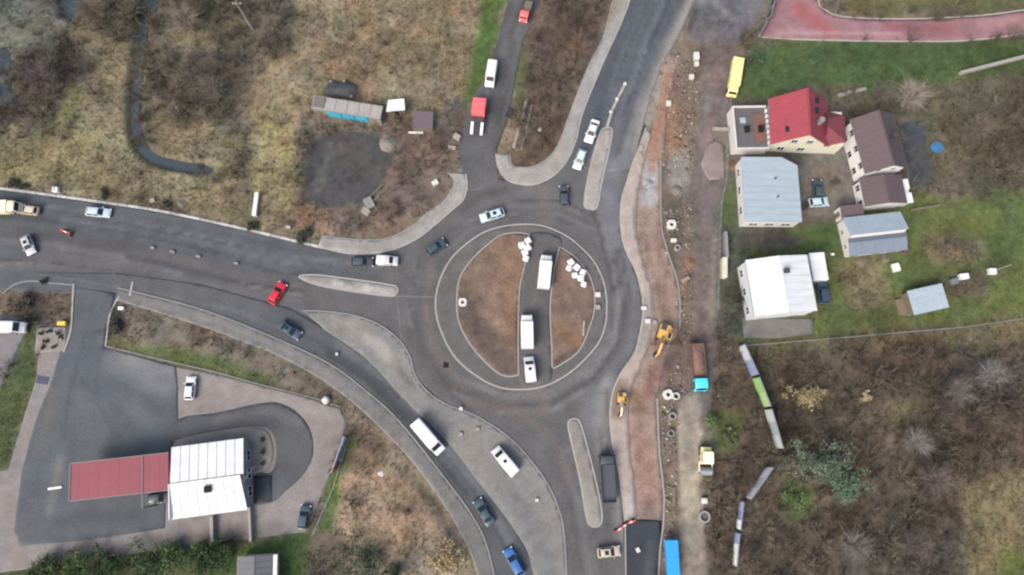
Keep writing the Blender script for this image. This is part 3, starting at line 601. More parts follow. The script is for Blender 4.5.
# ================================================================== BUILDINGS
FOOT = []
def rect(cor, z):
    P = [Vector(G(a, b, z)) for a, b in cor]      # NW NE SE SW
    c = sum(P, Vector((0, 0)))/4; ax = ((P[1]-P[0])+(P[2]-P[3])).normalized(); ay = Vector((-ax.y, ax.x))
    wd = ((P[1]-P[0]).length+(P[2]-P[3]).length)/2; ln = abs((((P[0]-P[3])+(P[1]-P[2]))/2).dot(ay))
    return c, math.atan2(ax.y, ax.x), wd, ln
def place(name, label, cat, cor, z, group=None, foot=True):
    c, a, wd, ln = rect(cor, z)
    if foot:
        m = Matrix.Rotation(a, 2)
        FOOT.append([tuple(c+m @ Vector((sx*(wd/2+.2), sy*(ln/2+.2)))) for sx, sy in ((-1, -1), (1, -1), (1, 1), (-1, 1))])
    return thing(name, label, cat, (c.x, c.y, -.08), a, group), wd, ln
def window(root, side, u, z, wd, ln, w=1.0, h=1.3, name='window', frame=None, glass=None, z0=.16):
    """side: 'w','e','s','n'; u offset along the wall; z sill height above base"""
    fr = frame or M_WHITE
    def tr(mb):
        out = []
        for x, y, zz in mb.v:
            if side == 's': out.append((u+x, -ln/2-y, zz+z))
            if side == 'n': out.append((u-x, ln/2+y, zz+z))
            if side == 'w': out.append((-wd/2-y, u-x, zz+z))
            if side == 'e': out.append((wd/2+y, u+x, zz+z))
        mb.v = out; return mb
    m = MB()
    m.box(-w/2-.08, w/2+.08, -.02, .07, -.08, 0); m.box(-w/2-.08, w/2+.08, -.02, .07, h, h+.08)
    m.box(-w/2-.08, -w/2, -.02, .07, 0, h); m.box(w/2, w/2+.08, -.02, .07, 0, h); m.box(-.03, .03, -.02, .06, 0, h)
    f = tr(m).build(name, fr, root)
    tr(MB().box(-w/2, w/2, -.02, .03, 0, h)).build('pane', glass or M_GLASS, f)
    tr(MB().box(-w/2-.14, w/2+.14, -.02, .17, -.13, -.085)).build('sill', M_KERBG, f)
    return f
def slab(P, th):
    """roof plane: 4 corner points (top), thickness down"""
    a, b, c, d = [Vector(p) for p in P]; n = (b-a).cross(d-a).normalized()
    if n.z < 0: n = -n
    lo = [p-n*th for p in (a, b, c, d)]
    m = MB(); m.add([a, b, c, d]+lo, [(0, 1, 2, 3), (7, 6, 5, 4), (0, 1, 5, 4), (1, 2, 6, 5), (2, 3, 7, 6), (3, 0, 4, 7)])
    return m, n
def seams(P, step, m, parent, hgt=.06, wd=.07, along='v', name='seam'):
    a, b, c, d = [Vector(p) for p in P]; n = (b-a).cross(d-a).normalized()
    if n.z < 0: n = -n
    L = (b-a).length; k = max(2, int(L/step)); me = None
    for i in range(1, k):
        t = i/k; p0 = a.lerp(b, t)+n*(hgt*.3); p1 = d.lerp(c, t)+n*(hgt*.3)
        MB().bar(p0, p1, wd, hgt).build(name, m, parent)
def gable(root, wd, ln, ze, zr, wm, rm, axis='y', ov=.45, off=0.0, th=.16, seam=0, gut=True):
    """walls with gables + two roof planes; axis = ridge direction"""
    m = MB(); x, y = wd/2, ln/2
    if axis == 'y':
        prof = [(-x, 0), (x, 0), (x, ze), (off, zr-.18), (-x, ze)]
        vs = [(a, -y, b) for a, b in prof]+[(a, y, b) for a, b in prof]
    else:
        prof = [(-y, 0), (y, 0), (y, ze), (off, zr-.18), (-y, ze)]
        vs = [(-x, a, b) for a, b in prof]+[(x, a, b) for a, b in prof]
    m.add(vs, [(0, 1, 2, 3, 4), (9, 8, 7, 6, 5)]+[(i, (i+1) % 5, 5+(i+1) % 5, 5+i) for i in range(5)])
    m.build('wall', wm, root)
    roofs = []
    for s in (-1, 1):
        e = (x if axis == 'y' else y)*s; run = e-off; sl = (zr-ze)/abs(run); ext = e+s*ov; zx = ze-sl*ov+.05; zz = zr+.05
        if axis == 'y': P = [(ext, -y-ov, zx), (ext, y+ov, zx), (off, y+ov, zz), (off, -y-ov, zz)]
        else: P = [(-x-ov, ext, zx), (x+ov, ext, zx), (x+ov, off, zz), (-x-ov, off, zz)]
        sb, n = slab(P, th); r = sb.build('roof', rm, root); roofs.append((r, P))
        if seam: seams(P, seam, rm, r)
        if gut:
            a, b = Vector(P[0]), Vector(P[1])
            MB().bar(a+Vector((0, 0, -.12)), b+Vector((0, 0, -.12)), .14, .12).build('gutter', M_STEEL, r)
    rp = MB(); 
    if axis == 'y': rp.bar((off, -y-ov, zr+.06), (off, y+ov, zr+.06), .3, .1)
    else: rp.bar((-x-ov, off, zr+.06), (x+ov, off, zr+.06), .3, .1)
    rp.build('ridge_cap', rm, roofs[0][0])
    return roofs
def chimney(parent, x, y, z0, z1, s=.6, m=None):
    c = MB().box(x-s/2, x+s/2, y-s/2, y+s/2, z0, z1).box(x-s/2-.07, x+s/2+.07, y-s/2-.07, y+s/2+.07, z1, z1+.1)
    o = c.build('chimney', m or M_KERBG, parent)
    return o
M_RED = mat('red_roof_tile', C(190, 84, 98), .75, .22, .7, .3, streak=(1, 3, 1)); M_RED2 = mat('dark_red_tile', C(160, 84, 96), .8, .16, 1.5, .3)
M_CREAM = mat('cream_render', C(238, 236, 214, .46), .9, .06, 1, .1)
M_BROWN = mat('brown_roof_tile', C(118, 102, 106), .8, .22, .8, .3, streak=(1, 3, 1))
M_WROOF = mat('white_sheet_roof', (.45, .465, .47), .5, .16, .35, streak=(1, 3, 1)); M_WROOF2 = mat('grey_white_sheet', (.34, .36, .37), .5, .06, .8)
M_BLUE = mat('pale_blue_sheet', C(200, 219, 230), .5, .16, .35, streak=(1, 4, 1)); M_BLUE2 = mat('grey_blue_sheet', C(150, 164, 182), .5, .1, .8)
M_BRICK = mat('brick_terrace', C(150, 112, 96), .9, .2, 3, .3); M_GREYF = mat('grey_felt', C(120, 118, 120), .9, .12, 1)

# red-roofed house
h, W_, L_ = place('house', 'red tiled gable house with cream front wall and four windows', 'house', [(772, 101), (829, 97), (828, 149), (769, 140)], 4.6)
rf = gable(h, W_-.9, L_-.9, 4.6, 8.9, M_CREAM, M_RED, 'y', .45)
for u in (-2.6, 1.2): window(h, 's', u, 1.1, W_-.9, L_-.9, 1.3, 1.3)
for u in (-1.3, 1.6): window(h, 's', u, 4.5, W_-.9, L_-.9, 1.1, 1.2)
for u in (-2.5, 1.5): window(h, 'w', u, 1.1, W_-.9, L_-.9, 1.1, 1.3)
chimney(rf[1][0], 2.6, -1.2, 6, 8.4, .7); MB().box(1.8, 2.6, .6, 1.6, 7.15, 7.42).build('skylight', M_GLASS, rf[1][0])
MB().box(1.9, 2.7, 2.6, 3.6, 7.05, 7.34).build('skylight', M_GLASS, rf[1][0]); MB().box(-3.4, -2.6, -3.0, -2.0, 6.3, 6.6).build('skylight', M_GLASS, rf[0][0])
# east wing with hipped roof
wl = MB().box(W_/2-.6, W_/2+2.9, -L_/2+.5, L_/2-2.0, 0, 4.0).build('wing_wall', M_CREAM, h)
x0, x1, y0, y1 = W_/2-.8, W_/2+3.4, -L_/2+.1, L_/2-1.6; xm = W_/2-.9
MB().add([(x0, y0, 4.0), (x1, y0+1.1, 4.0), (x1, y1-1.1, 4.0), (x0, y1, 4.0), (xm, (y0+y1)/2-.8, 6.4), (xm, (y0+y1)/2+.8, 6.4), (x0, y0, 3.85), (x1, y0+1.1, 3.85), (x1, y1-1.1, 3.85), (x0, y1, 3.85)],
     [(0, 1, 4), (1, 2, 5, 4), (2, 3, 5), (0, 4, 5, 3), (6, 7, 1, 0), (7, 8, 2, 1), (8, 9, 3, 2), (9, 8, 7, 6), (6, 0, 3, 9)]).build('wing_roof', M_RED2, h)
# garage with terrace on its west
h, W_, L_ = place('garage', 'flat grey roof garage with white parapet beside the red house', 'garage', [(735, 107), (768, 106), (767, 148), (732, 148)], 3.0)
MB().box(-W_/2, W_/2, -L_/2, L_/2, 0, 2.9).build('wall', M_OFF, h)
MB().box(-W_/2+.2, W_/2-.2, -L_/2+.2, L_/2-.2, 2.9, 3.02).build('roof', M_GREYF, h)
pr = MB()
for a in ((-W_/2, W_/2, L_/2-.25, L_/2), (-W_/2, -W_/2+.25, -L_/2, L_/2-.26)): pr.box(*a, 2.9, 3.45)
pr.build('parapet', M_OFF, h)
for i in range(7):
    y = -L_/2+.6+i*(L_-1)/7; MB().box(W_/2-.3, W_/2-.02, y, y+.6, 3.02, 3.75).build('parapet_block', M_WHITE, h)
MB().box(W_/2-2.6, W_/2-.5, -L_/2+1.2, L_/2-1.6, 3.02, 3.3).build('terrace_deck', M_BRICK, h)
MB().box(W_/2-1.9, W_/2-1.0, -1.2, 0, 3.3, 3.9).build('roof_hatch', M_BLACK, h); MB().box(-1.2, -.3, -1.1, .1, 3.02, 3.5).build('roof_hatch', M_BLACK, h); MB().box(-1.9, -.9, .8, 1.9, 3.02, 3.3).build('skylight', M_BLUE, h)
# pale blue sheet roof hall
h, W_, L_ = place('workshop', 'low hall with flat pale blue sheet metal roof', 'building', [(746, 157), (800, 157), (799, 222), (740, 221)], 3.9)
x, y = W_/2, L_/2
poly = [(-x, -y), (x, -y), (x, y-1.6), (x-2.8, y), (-x, y)]
MB().prism([(a*.97, b*.97) for a, b in poly], 0, 3.75).build('wall', M_OFF, h)
r = MB().prism(poly, 3.76, 3.95).build('roof', M_BLUE, h)
for i in range(1, 8): MB().box(-x+.05, x-.05, -y+i*(2*y-1.7)/8-.04, -y+i*(2*y-1.7)/8+.04, 3.95, 4.0).build('seam', M_BLUE, r)
MB().cyl((.8, 2.0, 3.95), .14, .7, 8).build('vent_pipe', M_DARKSTEEL, r); MB().cyl((1.0, -1.6, 3.95), .14, .7, 8).build('vent_pipe', M_DARKSTEEL, r)
for u in (-3, 0, 3): window(h, 's', u, 1.2, W_*.97, L_*.97, 1.6, 1.1)
for u in (-3.5, .5, 4): window(h, 'w', u, 1.2, W_*.97, L_*.97, 1.4, 1.1)
# brown-roofed house
h, W_, L_ = place('house', 'tall white house with brown tiled roof and row of dark windows', 'house', [(853, 118), (895, 113), (907, 167), (864, 174)], 5.2)
rf = gable(h, W_-.7, L_-.7, 5.2, 7.6, M_WHITE, M_BROWN, 'y', .35)
for u in (-3.4, 0, 3.2):
    window(h, 'w', u, 3.2, W_-.7, L_-.7, 1.1, 1.4); window(h, 'w', u, .5, W_-.7, L_-.7, 1.1, 1.4)
for u in (-1.4, 1.4): window(h, 's', u, 4.4, W_-.7, L_-.7, .9, .9)
chimney(rf[1][0], 1.6, .2, 5.5, 8.0, .7, M_DARKSTEEL)
h2, W2, L2 = place('house_extension', 'low brown roof wing joined to the tall white house', 'building', [(862, 178), (905, 174), (905, 203), (864, 206)], 3.6)
rf = gable(h2, W2-.6, L2-.6, 3.5, 4.6, M_WHITE, M_BROWN, 'y', .3)
for u in (-1.6, 1.4): window(h2, 'w', u, 1.1, W2-.6, L2-.6, 1.1, 1.3)
MB().box(W2/2, W2/2+1.3, -L2/2+.4, L2/2-.6, 0, 2.6).build('porch', M_OFF, h2)
MB().box(W2/2-.05, W2/2+1.6, -L2/2+.2, -.6, 2.6, 2.75).build('porch_roof', M_WHITE, h2); MB().box(W2/2-.05, W2/2+1.5, .2, L2/2-.6, 2.6, 2.72).build('porch_roof', M_WHITE, h2)
# grey barn with lean-to
h, W_, L_ = place('barn', 'long barn with ribbed pale grey metal roof and painted band of shade', 'barn', [(845, 218), (903, 213), (908, 246), (850, 254)], 3.2)
x, y = W_/2, L_/2
m = MB(); prof = [(-y, 0), (y, 0), (y, 3.1), (-.2, 4.2), (-.5, 3.3), (-y, 2.5)]
m.add([(-x+.3, a, b) for a, b in prof]+[(x-.3, a, b) for a, b in prof], [tuple(range(6)), tuple(range(6, 12))[::-1]]+[(i, (i+1) % 6, 6+(i+1) % 6, 6+i) for i in range(6)]); m.build('wall', M_OFF, h)
P = [(-x, y+.3, 3.05), (x, y+.3, 3.05), (x, -.2, 4.35), (-x, -.2, 4.35)]; sb, n = slab(P, .1); r = sb.build('roof', M_BLUE, h); seams(P, 1.2, M_BLUE, r, .07, .08)
P = [(-x, -.55, 3.42), (x, -.55, 3.42), (x, -1.35, 3.2), (-x, -1.35, 3.2)]; sb, n = slab(P, .1); sb.build('painted_shade_strip', mat('painted_roof_shade', C(108, 118, 136), .6, .1, 1), h)  # dark strip paints the shadow at the roof step into the colour
P = [(-x, -1.36, 3.22), (x, -1.36, 3.22), (x, -y-.4, 2.5), (-x, -y-.4, 2.5)]; sb, n = slab(P, .1); r = sb.build('lean_to_roof', M_BLUE2, h); seams(P, 1.2, M_BLUE2, r, .07, .08)
for u in (-1.6, 1.2): window(h, 'w', u, 1.0, W_-.6, L_, .7, .7)
for u in (-3.6, 0.5, 3.4): window(h, 's', u, .6, W_, L_-.02, 1.2, 1.5, name='door', frame=M_WOOD)
h, W_, L_ = place('shed', 'small brown roofed shed squeezed against the barn', 'shed', [(840, 206), (863, 204), (864, 216), (842, 219)], 2.6)
MB().box(-W_/2+.1, W_/2-.1, -L_/2+.1, L_/2-.1, 0, 2.4).build('wall', M_OFF, h); sb, n = slab([(-W_/2, -L_/2, 2.45), (W_/2, -L_/2, 2.45), (W_/2, L_/2, 2.9), (-W_/2, L_/2, 2.9)], .1); sb.build('roof', M_BROWN, h)
MB().box(-W_/2+.05, -W_/2+.1, -.5, .5, .1, 2.0).build('door', M_WOOD, h)
# white house
h, W_, L_ = place('house', 'white house with bright white metal roof and dark chimney', 'house', [(748, 260), (809, 254), (816, 311), (753, 316)], 5.3)
rf = gable(h, W_-.3, L_-.3, 5.2, 6.4, mat('pale_render', (.40, .43, .45), .8, .05, 1), M_WROOF, 'y', .15, seam=1.15)
chimney(rf[1][0], .75, 2.2, 5.8, 7.1, .75, M_DARKSTEEL)
for u in (-3.5, 0, 3.4): window(h, 'w', u, 1.2, W_-.3, L_-.3, 1.2, 1.3)
for u in (-3, 2.8): window(h, 's', u, 1.2, W_-.3, L_-.3, 1.3, 1.3)
h, W_, L_ = place('annex', 'white flat roof annex joined to the white house', 'building', [(810, 253), (825, 252), (828, 280), (813, 281)], 3.0)
MB().box(-W_/2+.1, W_/2-.15, -L_/2+.1, L_/2-.1, 0, 2.85).build('wall', M_OFF, h); MB().box(-W_/2, W_/2, -L_/2, L_/2, 2.86, 3.05).build('roof', M_WROOF, h)
MB().box(-1, 1, -L_/2+.04, -L_/2+.1, .1, 2.2).build('door', M_STEEL, h)
# garden shed
h, W_, L_ = place('garden_shed', 'pale blue roof garden shed with wooden front at lawn edge', 'shed', [(908, 290), (942, 284), (950, 306), (914, 316)], 2.6)
MB().box(-W_/2+.1, W_/2-.2, -L_/2+.2, L_/2-.2, 0, 2.35).build('wall', M_WOOD, h)
P = [(-W_/2, -L_/2, 2.4), (W_/2, -L_/2, 2.4), (W_/2, L_/2, 2.75), (-W_/2, L_/2, 2.75)]; sb, n = slab(P, .08); r = sb.build('roof', M_BLUE, h); seams(P, 1.1, M_BLUE, r, .05, .06)
for i in range(6): MB().box(-W_/2+.02, -W_/2+.1, -L_/2+.3+i*.62, -L_/2+.3+i*.62+.55, .1, 2.3).build('plank', M_WOOD, h)
MB().box(-W_/2-1.3, -W_/2+.02, -L_/2+.5, L_/2-.9, .05, .5).build('step', M_WOOD, h)
# filling station
h, W_, L_ = place('station_building', 'filling station shop with ribbed white sheet roof and black vent', 'building', [(173, 447), (245, 438), (245, 510), (170, 520)], 4.2)
x, y = W_/2, L_/2
MB().box(-x+.3, x-.3, -y+.3, y-.3, 0, 3.9).build('wall', M_KERBG, h)
P = [(-x, .05, 4.75), (x-.1, .05, 4.75), (x-.1, y, 4.1), (-x, y, 4.1)]; sb, n = slab(P, .14); r = sb.build('roof', M_WROOF, h); seams(P, 1.45, M_WROOF, r, .09, .1)
P = [(-x-.3, -.1, 4.5), (x-.8, -.1, 4.5), (x, -y, 3.95), (-x-.3, -y, 3.95)]; sb, n = slab(P, .14); r = sb.build('roof', M_WROOF, h); seams(P, 1.45, M_WROOF, r, .09, .1)
MB().box(-.6, .5, -2.3, -1.2, 4.0, 4.85).build('roof_vent', M_BLACK, r)
for u in (-3, 0, 3): window(h, 'e', u, .8, W_-.6, L_-.6, 1.6, 1.6)
MB().box(-x-.45, -x-.3, -y, -.1, 3.6, 4.6).build('fascia', M_WHITE, h); MB().bar((x-.3, -1.2, 4.5), (x+1.2, 1.0, 3.2), .12).build('brace', M_STEEL, h)
h, W_, L_ = place('station_canopy', 'long red fuel pump canopy with white rim on the forecourt', 'canopy', [(71, 463), (170, 452), (166, 491), (67, 502)], 4.6)
x, y = W_/2, L_/2; M_CAN = mat('red_canopy', C(172, 84, 98), .6, .16, .35)
MB().box(-x+.15, x, -y+.15, y-.15, 4.3, 4.55).build('deck', M_CAN, h)
m = MB(); m.box(-x, x, y-.15, y, 4.2, 4.66); m.box(-x, -x+.15, -y+.15, y-.16, 4.2, 4.66); m.box(-x, x, -y, -y+.14, 4.2, 4.57); m.build('rim', mat('grey_rim', C(160, 156, 158), .7, .1, 1), h)
for xx in (-x*.65, -x*.1, x*.45):
    MB().box(xx-.2, xx+.2, -.2, .2, 0, 4.3).build('column', M_STEEL, h)
for xx in np.linspace(-x+1.5, x-1.5, 9): MB().box(xx-.03, xx+.03, -y+.2, y-.2, 4.55, 4.565).build('seam', M_CAN, h)
MB().box(x*.47, x*.47+.12, -y-2.2, y-.16, 4.6, 4.68).build('gutter', M_KERBG, h); MB().box(x*.47, x*.47+.2, -y-2.4, -y-2.15, 0, 4.7).build('downpipe', M_KERBG, h)
for i, xx in enumerate((-.5, .35)):
    p = G(120+i*30, 480); q = thing('fuel_pump', ['fuel pump under the west half of the red canopy', 'fuel pump under the east half of the red canopy'][i], 'fuel pump', (p[0], p[1], 0.02), .1)
    MB().box(-.45, .45, -.3, .3, 0, 1.9).build('cabinet', M_CAN, q, bevel=.04); MB().box(-.3, .3, -.32, -.3, 1.2, 1.6).build('screen', M_BLACK, q); MB().bar((.5, 0, 1.4), (.55, .1, .6), .06).build('hose', M_BLACK, q)
# building at the lower edge
h, W_, L_ = place('outbuilding', 'grey ribbed roof outbuilding with white gable at lower edge', 'building', [(236, 557), (272, 555), (274, 600), (236, 602)], 3.4)
rf = gable(h, W_-.4, L_-.4, 3.0, 3.9, M_OFF, mat('grey_rib_roof', C(120, 124, 130), .6, .1, 1), 'y', .2, seam=.9)
MB().box(W_/2-.1, W_/2+.5, -L_/2, L_/2, 2.6, 3.2).build('canopy', M_WHITE, h)
# long site cabin with cyan boards
h, W_, L_ = place('site_cabin', 'long narrow pale cabin with cyan boards in dry grass', 'cabin', [(313, 95), (382, 106), (381, 119), (312, 108)], 2.9)
x, y = W_/2, L_/2
MB().box(-x+.05, x-.05, -y+.05, y-.05, 0, 2.75).build('wall', mat('weathered_panel', C(170, 166, 156), .8, .15, 1.5), h)
rt = MB().box(-x, x, -y, y, 2.76, 2.95).build('roof', mat('weathered_roof', C(196, 192, 188), .8, .22, .8), h)
for xx in np.linspace(-x+2.2, x-2.2, 5): MB().box(xx-.05, xx+.05, -y, y, 2.95, 3.02).build('roof_joint', M_KERBG, rt)
cy = mat('cyan_board', C(70, 186, 214, .5), .6, .08, 2)
for i, (a, b) in enumerate(((-x+3.0, -x+5.6), (-x+5.8, -x+8.2), (-x+8.4, -x+10.9))): MB().box(a, b, -y-.12, -y-.02, .5, 2.6).build('board', cy, h)
for xx in (-x+1.5, x-1.3): MB().box(xx-.4, xx+.4, -y-.0, -y+.05, .1, 2.1).build('door', M_WOOD, h)
MB().box(-x+.2, -x+2.4, -y+.3, y-.3, 2.95, 3.15).build('roof_unit', mat('rusty_unit', C(140, 134, 128), .8, .25, 2), rt)
h, W_, L_ = place('small_shed', 'tiny shed with clean white sheet roof beside site cabin', 'shed', [(386, 101), (404, 98), (405, 110), (385, 111)], 2.4)
MB().box(-W_/2+.1, W_/2-.1, -L_/2+.1, L_/2-.1, 0, 2.2).build('wall', M_WOOD, h); sb, n = slab([(-W_/2, -L_/2, 2.3), (W_/2, -L_/2, 2.3), (W_/2, L_/2, 2.55), (-W_/2+.6, L_/2, 2.55)], .07); sb.build('roof', M_WROOF, h); MB().box(-.5, .4, -L_/2+.04, -L_/2+.1, .1, 1.9).build('door', M_BLACK, h)
h, W_, L_ = place('small_shed', 'low lean-to with purple-grey felt roof in brown scrub', 'shed', [(413, 111), (433, 112), (433, 128), (412, 128)], 1.8)
MB().box(-W_/2+.1, W_/2-.1, -L_/2+.1, L_/2-.1, 0, 1.7).build('wall', M_WOOD, h); sb, n = slab([(-W_/2, -L_/2, 1.7), (W_/2, -L_/2, 1.7), (W_/2, L_/2, 2.0), (-W_/2, L_/2, 2.0)], .08); sb.build('roof', mat('purple_felt', C(128, 114, 122), .9, .2, 1.5), h); MB().box(-W_/2-.9, 0, -L_/2-.45, -L_/2-.1, .2, .45).build('plank', M_WHITE, h)

# ================================================================== VEHICLES
PAINT = {}
def paint(name, c, rough=.28):
    k = 'paint_'+name
    if k not in PAINT: PAINT[k] = mat(k, c, rough, .05, 1.2, coat=.25)
    return PAINT[k]
P_WHITE = paint('white', (.52, .525, .53)); P_SILVER = paint('silver', (.32, .34, .35)); P_PALE = paint('pale_blue', (.34, .42, .46)); P_RED = paint('red', (.42, .02, .035))
P_DBLUE = paint('dark_blue', (.03, .05, .08)); P_BLUE = paint('blue', (.03, .10, .26)); P_GREY = paint('dark_grey', (.05, .055, .065)); P_TEAL = paint('dark_teal', (.035, .06, .068)); P_BEIGE = paint('beige', (.38, .33, .26))
P_CREAM = paint('cream', (.62, .56, .40)); P_YELLOW = paint('pale_yellow', (.58, .52, .22)); P_ORANGE = paint('digger_orange', (.46, .28, .08)); P_SKY = paint('bright_blue', (.02, .22, .52)); P_CYAN = paint('cyan', (.05, .45, .62)); P_BRICK = paint('salmon_red', (.58, .10, .10), .5)
WH = {}
def wheel(parent, x, y, r=.32, wd=.22, side=1):
    k = (round(r, 2), round(wd, 2))
    if k not in WH:
        t = MB().cyl((0, -wd/2, 0), r, wd, 18, 'y').mesh('tyre', M_RUBBER, 40); q = MB().cyl((0, 0, 0), r*.62, wd*.5+.015, 14, 'y').mesh('rim', M_RIM, 40)
        WH[k] = (t, q)
    o = mesh_obj('wheel', WH[k][0], parent); o.location = (x, y, r)
    q = mesh_obj('rim', WH[k][1], o)
    if side < 0: q.rotation_euler = (0, 0, math.pi)
    return o
def ring(x, w_, z0, z1, r=.12):
    h = z1-z0; r = min(r, h*.45)
    return [(x, -w_*.90, z0), (x, w_*.90, z0), (x, w_, z0+h*.25), (x, w_*.985, z0+h*.62), (x, w_*.93, z1-r*.35), (x, w_*.78, z1), (x, -w_*.78, z1), (x, -w_*.93, z1-r*.35), (x, -w_*.985, z0+h*.62), (x, -w_, z0+h*.25)]
def pane(P, su, sv, off, m, name, parent, th=.012):
    a, b, c, d = [Vector(p) for p in P]; ce = (a+b+c+d)/4; n = (b-a).cross(d-a).normalized()
    if n.dot(ce-Vector((0, 0, .7))) < 0: n = -n
    um = ((b-a)+(c-d)).normalized(); vm = (d-a+c-b).normalized()
    Q = []
    for p in (a, b, c, d):
        r_ = p-ce; Q.append(ce+um*(r_.dot(um)*su)+vm*(r_.dot(vm)*sv)+(r_-um*r_.dot(um)-vm*r_.dot(vm)))
    mb = MB(); mb.add([q+n*off for q in Q]+[q+n*(off-th) for q in Q], [(0, 1, 2, 3), (7, 6, 5, 4), (0, 1, 5, 4), (1, 2, 6, 5), (2, 3, 7, 6), (3, 0, 4, 7)])
    return mb.build(name, m, parent)
def car(px, py, deg, pm, label, L=4.4, W=1.8, kind='hatch', name='car', group=None, cat='car', z=.03, sunroof=False):
    """deg: heading of the bonnet, counter-clockwise from image right"""
    x, y = G(px, py, .8)
    t = thing(name, label, cat, (x, y, z), R(deg), group)
    h = L/2; w_ = W/2; bt = {'hatch': .95, 'sedan': .93, 'suv': 1.05}[kind]; rz = {'hatch': 1.46, 'sedan': 1.43, 'suv': 1.68}[kind]
    rear = .92 if kind != 'sedan' else .90
    st = [(-1.0, .78, .40, bt*.80), (-.975, .92, .30, bt*.95), (-.86, .99, .22, bt), (-.45, 1, .19, bt), (.25, 1, .19, bt*.99), (.42, .995, .19, bt*.97), (.72, .98, .21, bt*.88), (.92, .92, .26, bt*.78), (.98, .80, .32, bt*.66), (1.0, .62, .38, bt*.56)]
    MB().loft([ring(a*h, b*w_, c, d) for a, b, c, d in st]).build('body', pm, t, 35)
    gb = (-.93, .46) if kind != 'sedan' else (-.72, .46); gt = (-.72, .10) if kind != 'sedan' else (-.42, .10)
    if kind == 'suv': gt = (-.82, .16)
    bw, tw = w_*.90, w_*.70; zb = bt-.03
    A = [(gb[0]*h, -bw, zb), (gb[1]*h, -bw*.95, zb), (gb[1]*h, bw*.95, zb), (gb[0]*h, bw, zb)]
    B = [(gt[0]*h, -tw, rz-.05), (gt[1]*h, -tw, rz-.04), (gt[1]*h, tw, rz-.04), (gt[0]*h, tw, rz-.05)]
    mid = [(gt[0]*h*.98+.05, -tw*.8, rz), (gt[1]*h-.12, -tw*.8, rz), (gt[1]*h-.12, tw*.8, rz), (gt[0]*h*.98+.05, tw*.8, rz)]
    c = MB(); c.add(A+B+mid, [(0, 1, 5, 4), (1, 2, 6, 5), (2, 3, 7, 6), (3, 0, 4, 7), (4, 5, 9, 8), (5, 6, 10, 9), (6, 7, 11, 10), (7, 4, 8, 11), (8, 9, 10, 11)])
    cb = c.build('cabin', pm, t, 30)
    pane([A[1], A[2], B[2], B[1]], .90, .90, .012, M_GLASS, 'windscreen', cb); pane([A[3], A[0], B[0], B[3]], .86, .80, .012, M_GLASS, 'rear_window', cb)
    for s in (0, 1):
        a0, a1, b0, b1 = (A[0], A[1], B[0], B[1]) if s == 0 else (A[3], A[2], B[3], B[2])
        v = lambda p, q, k: tuple(p[i]+(q[i]-p[i])*k for i in range(3))
        pane([v(a0, a1, .08), v(a0, a1, .47), v(b0, b1, .47), v(b0, b1, .06)], .94, .82, .012, M_GLASS, 'side_window', cb)
        pane([v(a0, a1, .50), v(a0, a1, .92), v(b0, b1, .95), v(b0, b1, .50)], .92, .82, .012, M_GLASS, 'side_window', cb)
    if sunroof: MB().box(-.25*h-.3, -.25*h+.4, -.35, .35, rz-.005, rz+.012).build('sunroof', M_GLASS, cb)
    for s in (-1, 1):
        MB().box(h*.88, h*.965, s*w_*.82-.17, s*w_*.82+.17, bt*.60, bt*.74, .8).build('headlight', M_LAMP, t); MB().box(-h*.995, -h*.93, s*w_*.80-.15, s*w_*.80+.15, bt*.66, bt*.88, .9).build('taillight', M_TAIL, t)
        MB().box(h*.33, h*.42, s*(w_+.09)-.1, s*(w_+.09)+.1, bt-.02, bt+.13, .8).build('mirror', pm, t)
        wheel(t, h*.60, s*(w_-.10), side=s); wheel(t, -h*.60, s*(w_-.10), side=s)
    MB().box(h*.975, h*1.005, -w_*.6, w_*.6, .3, .45).build('grille', M_BLACK, t)
    return t
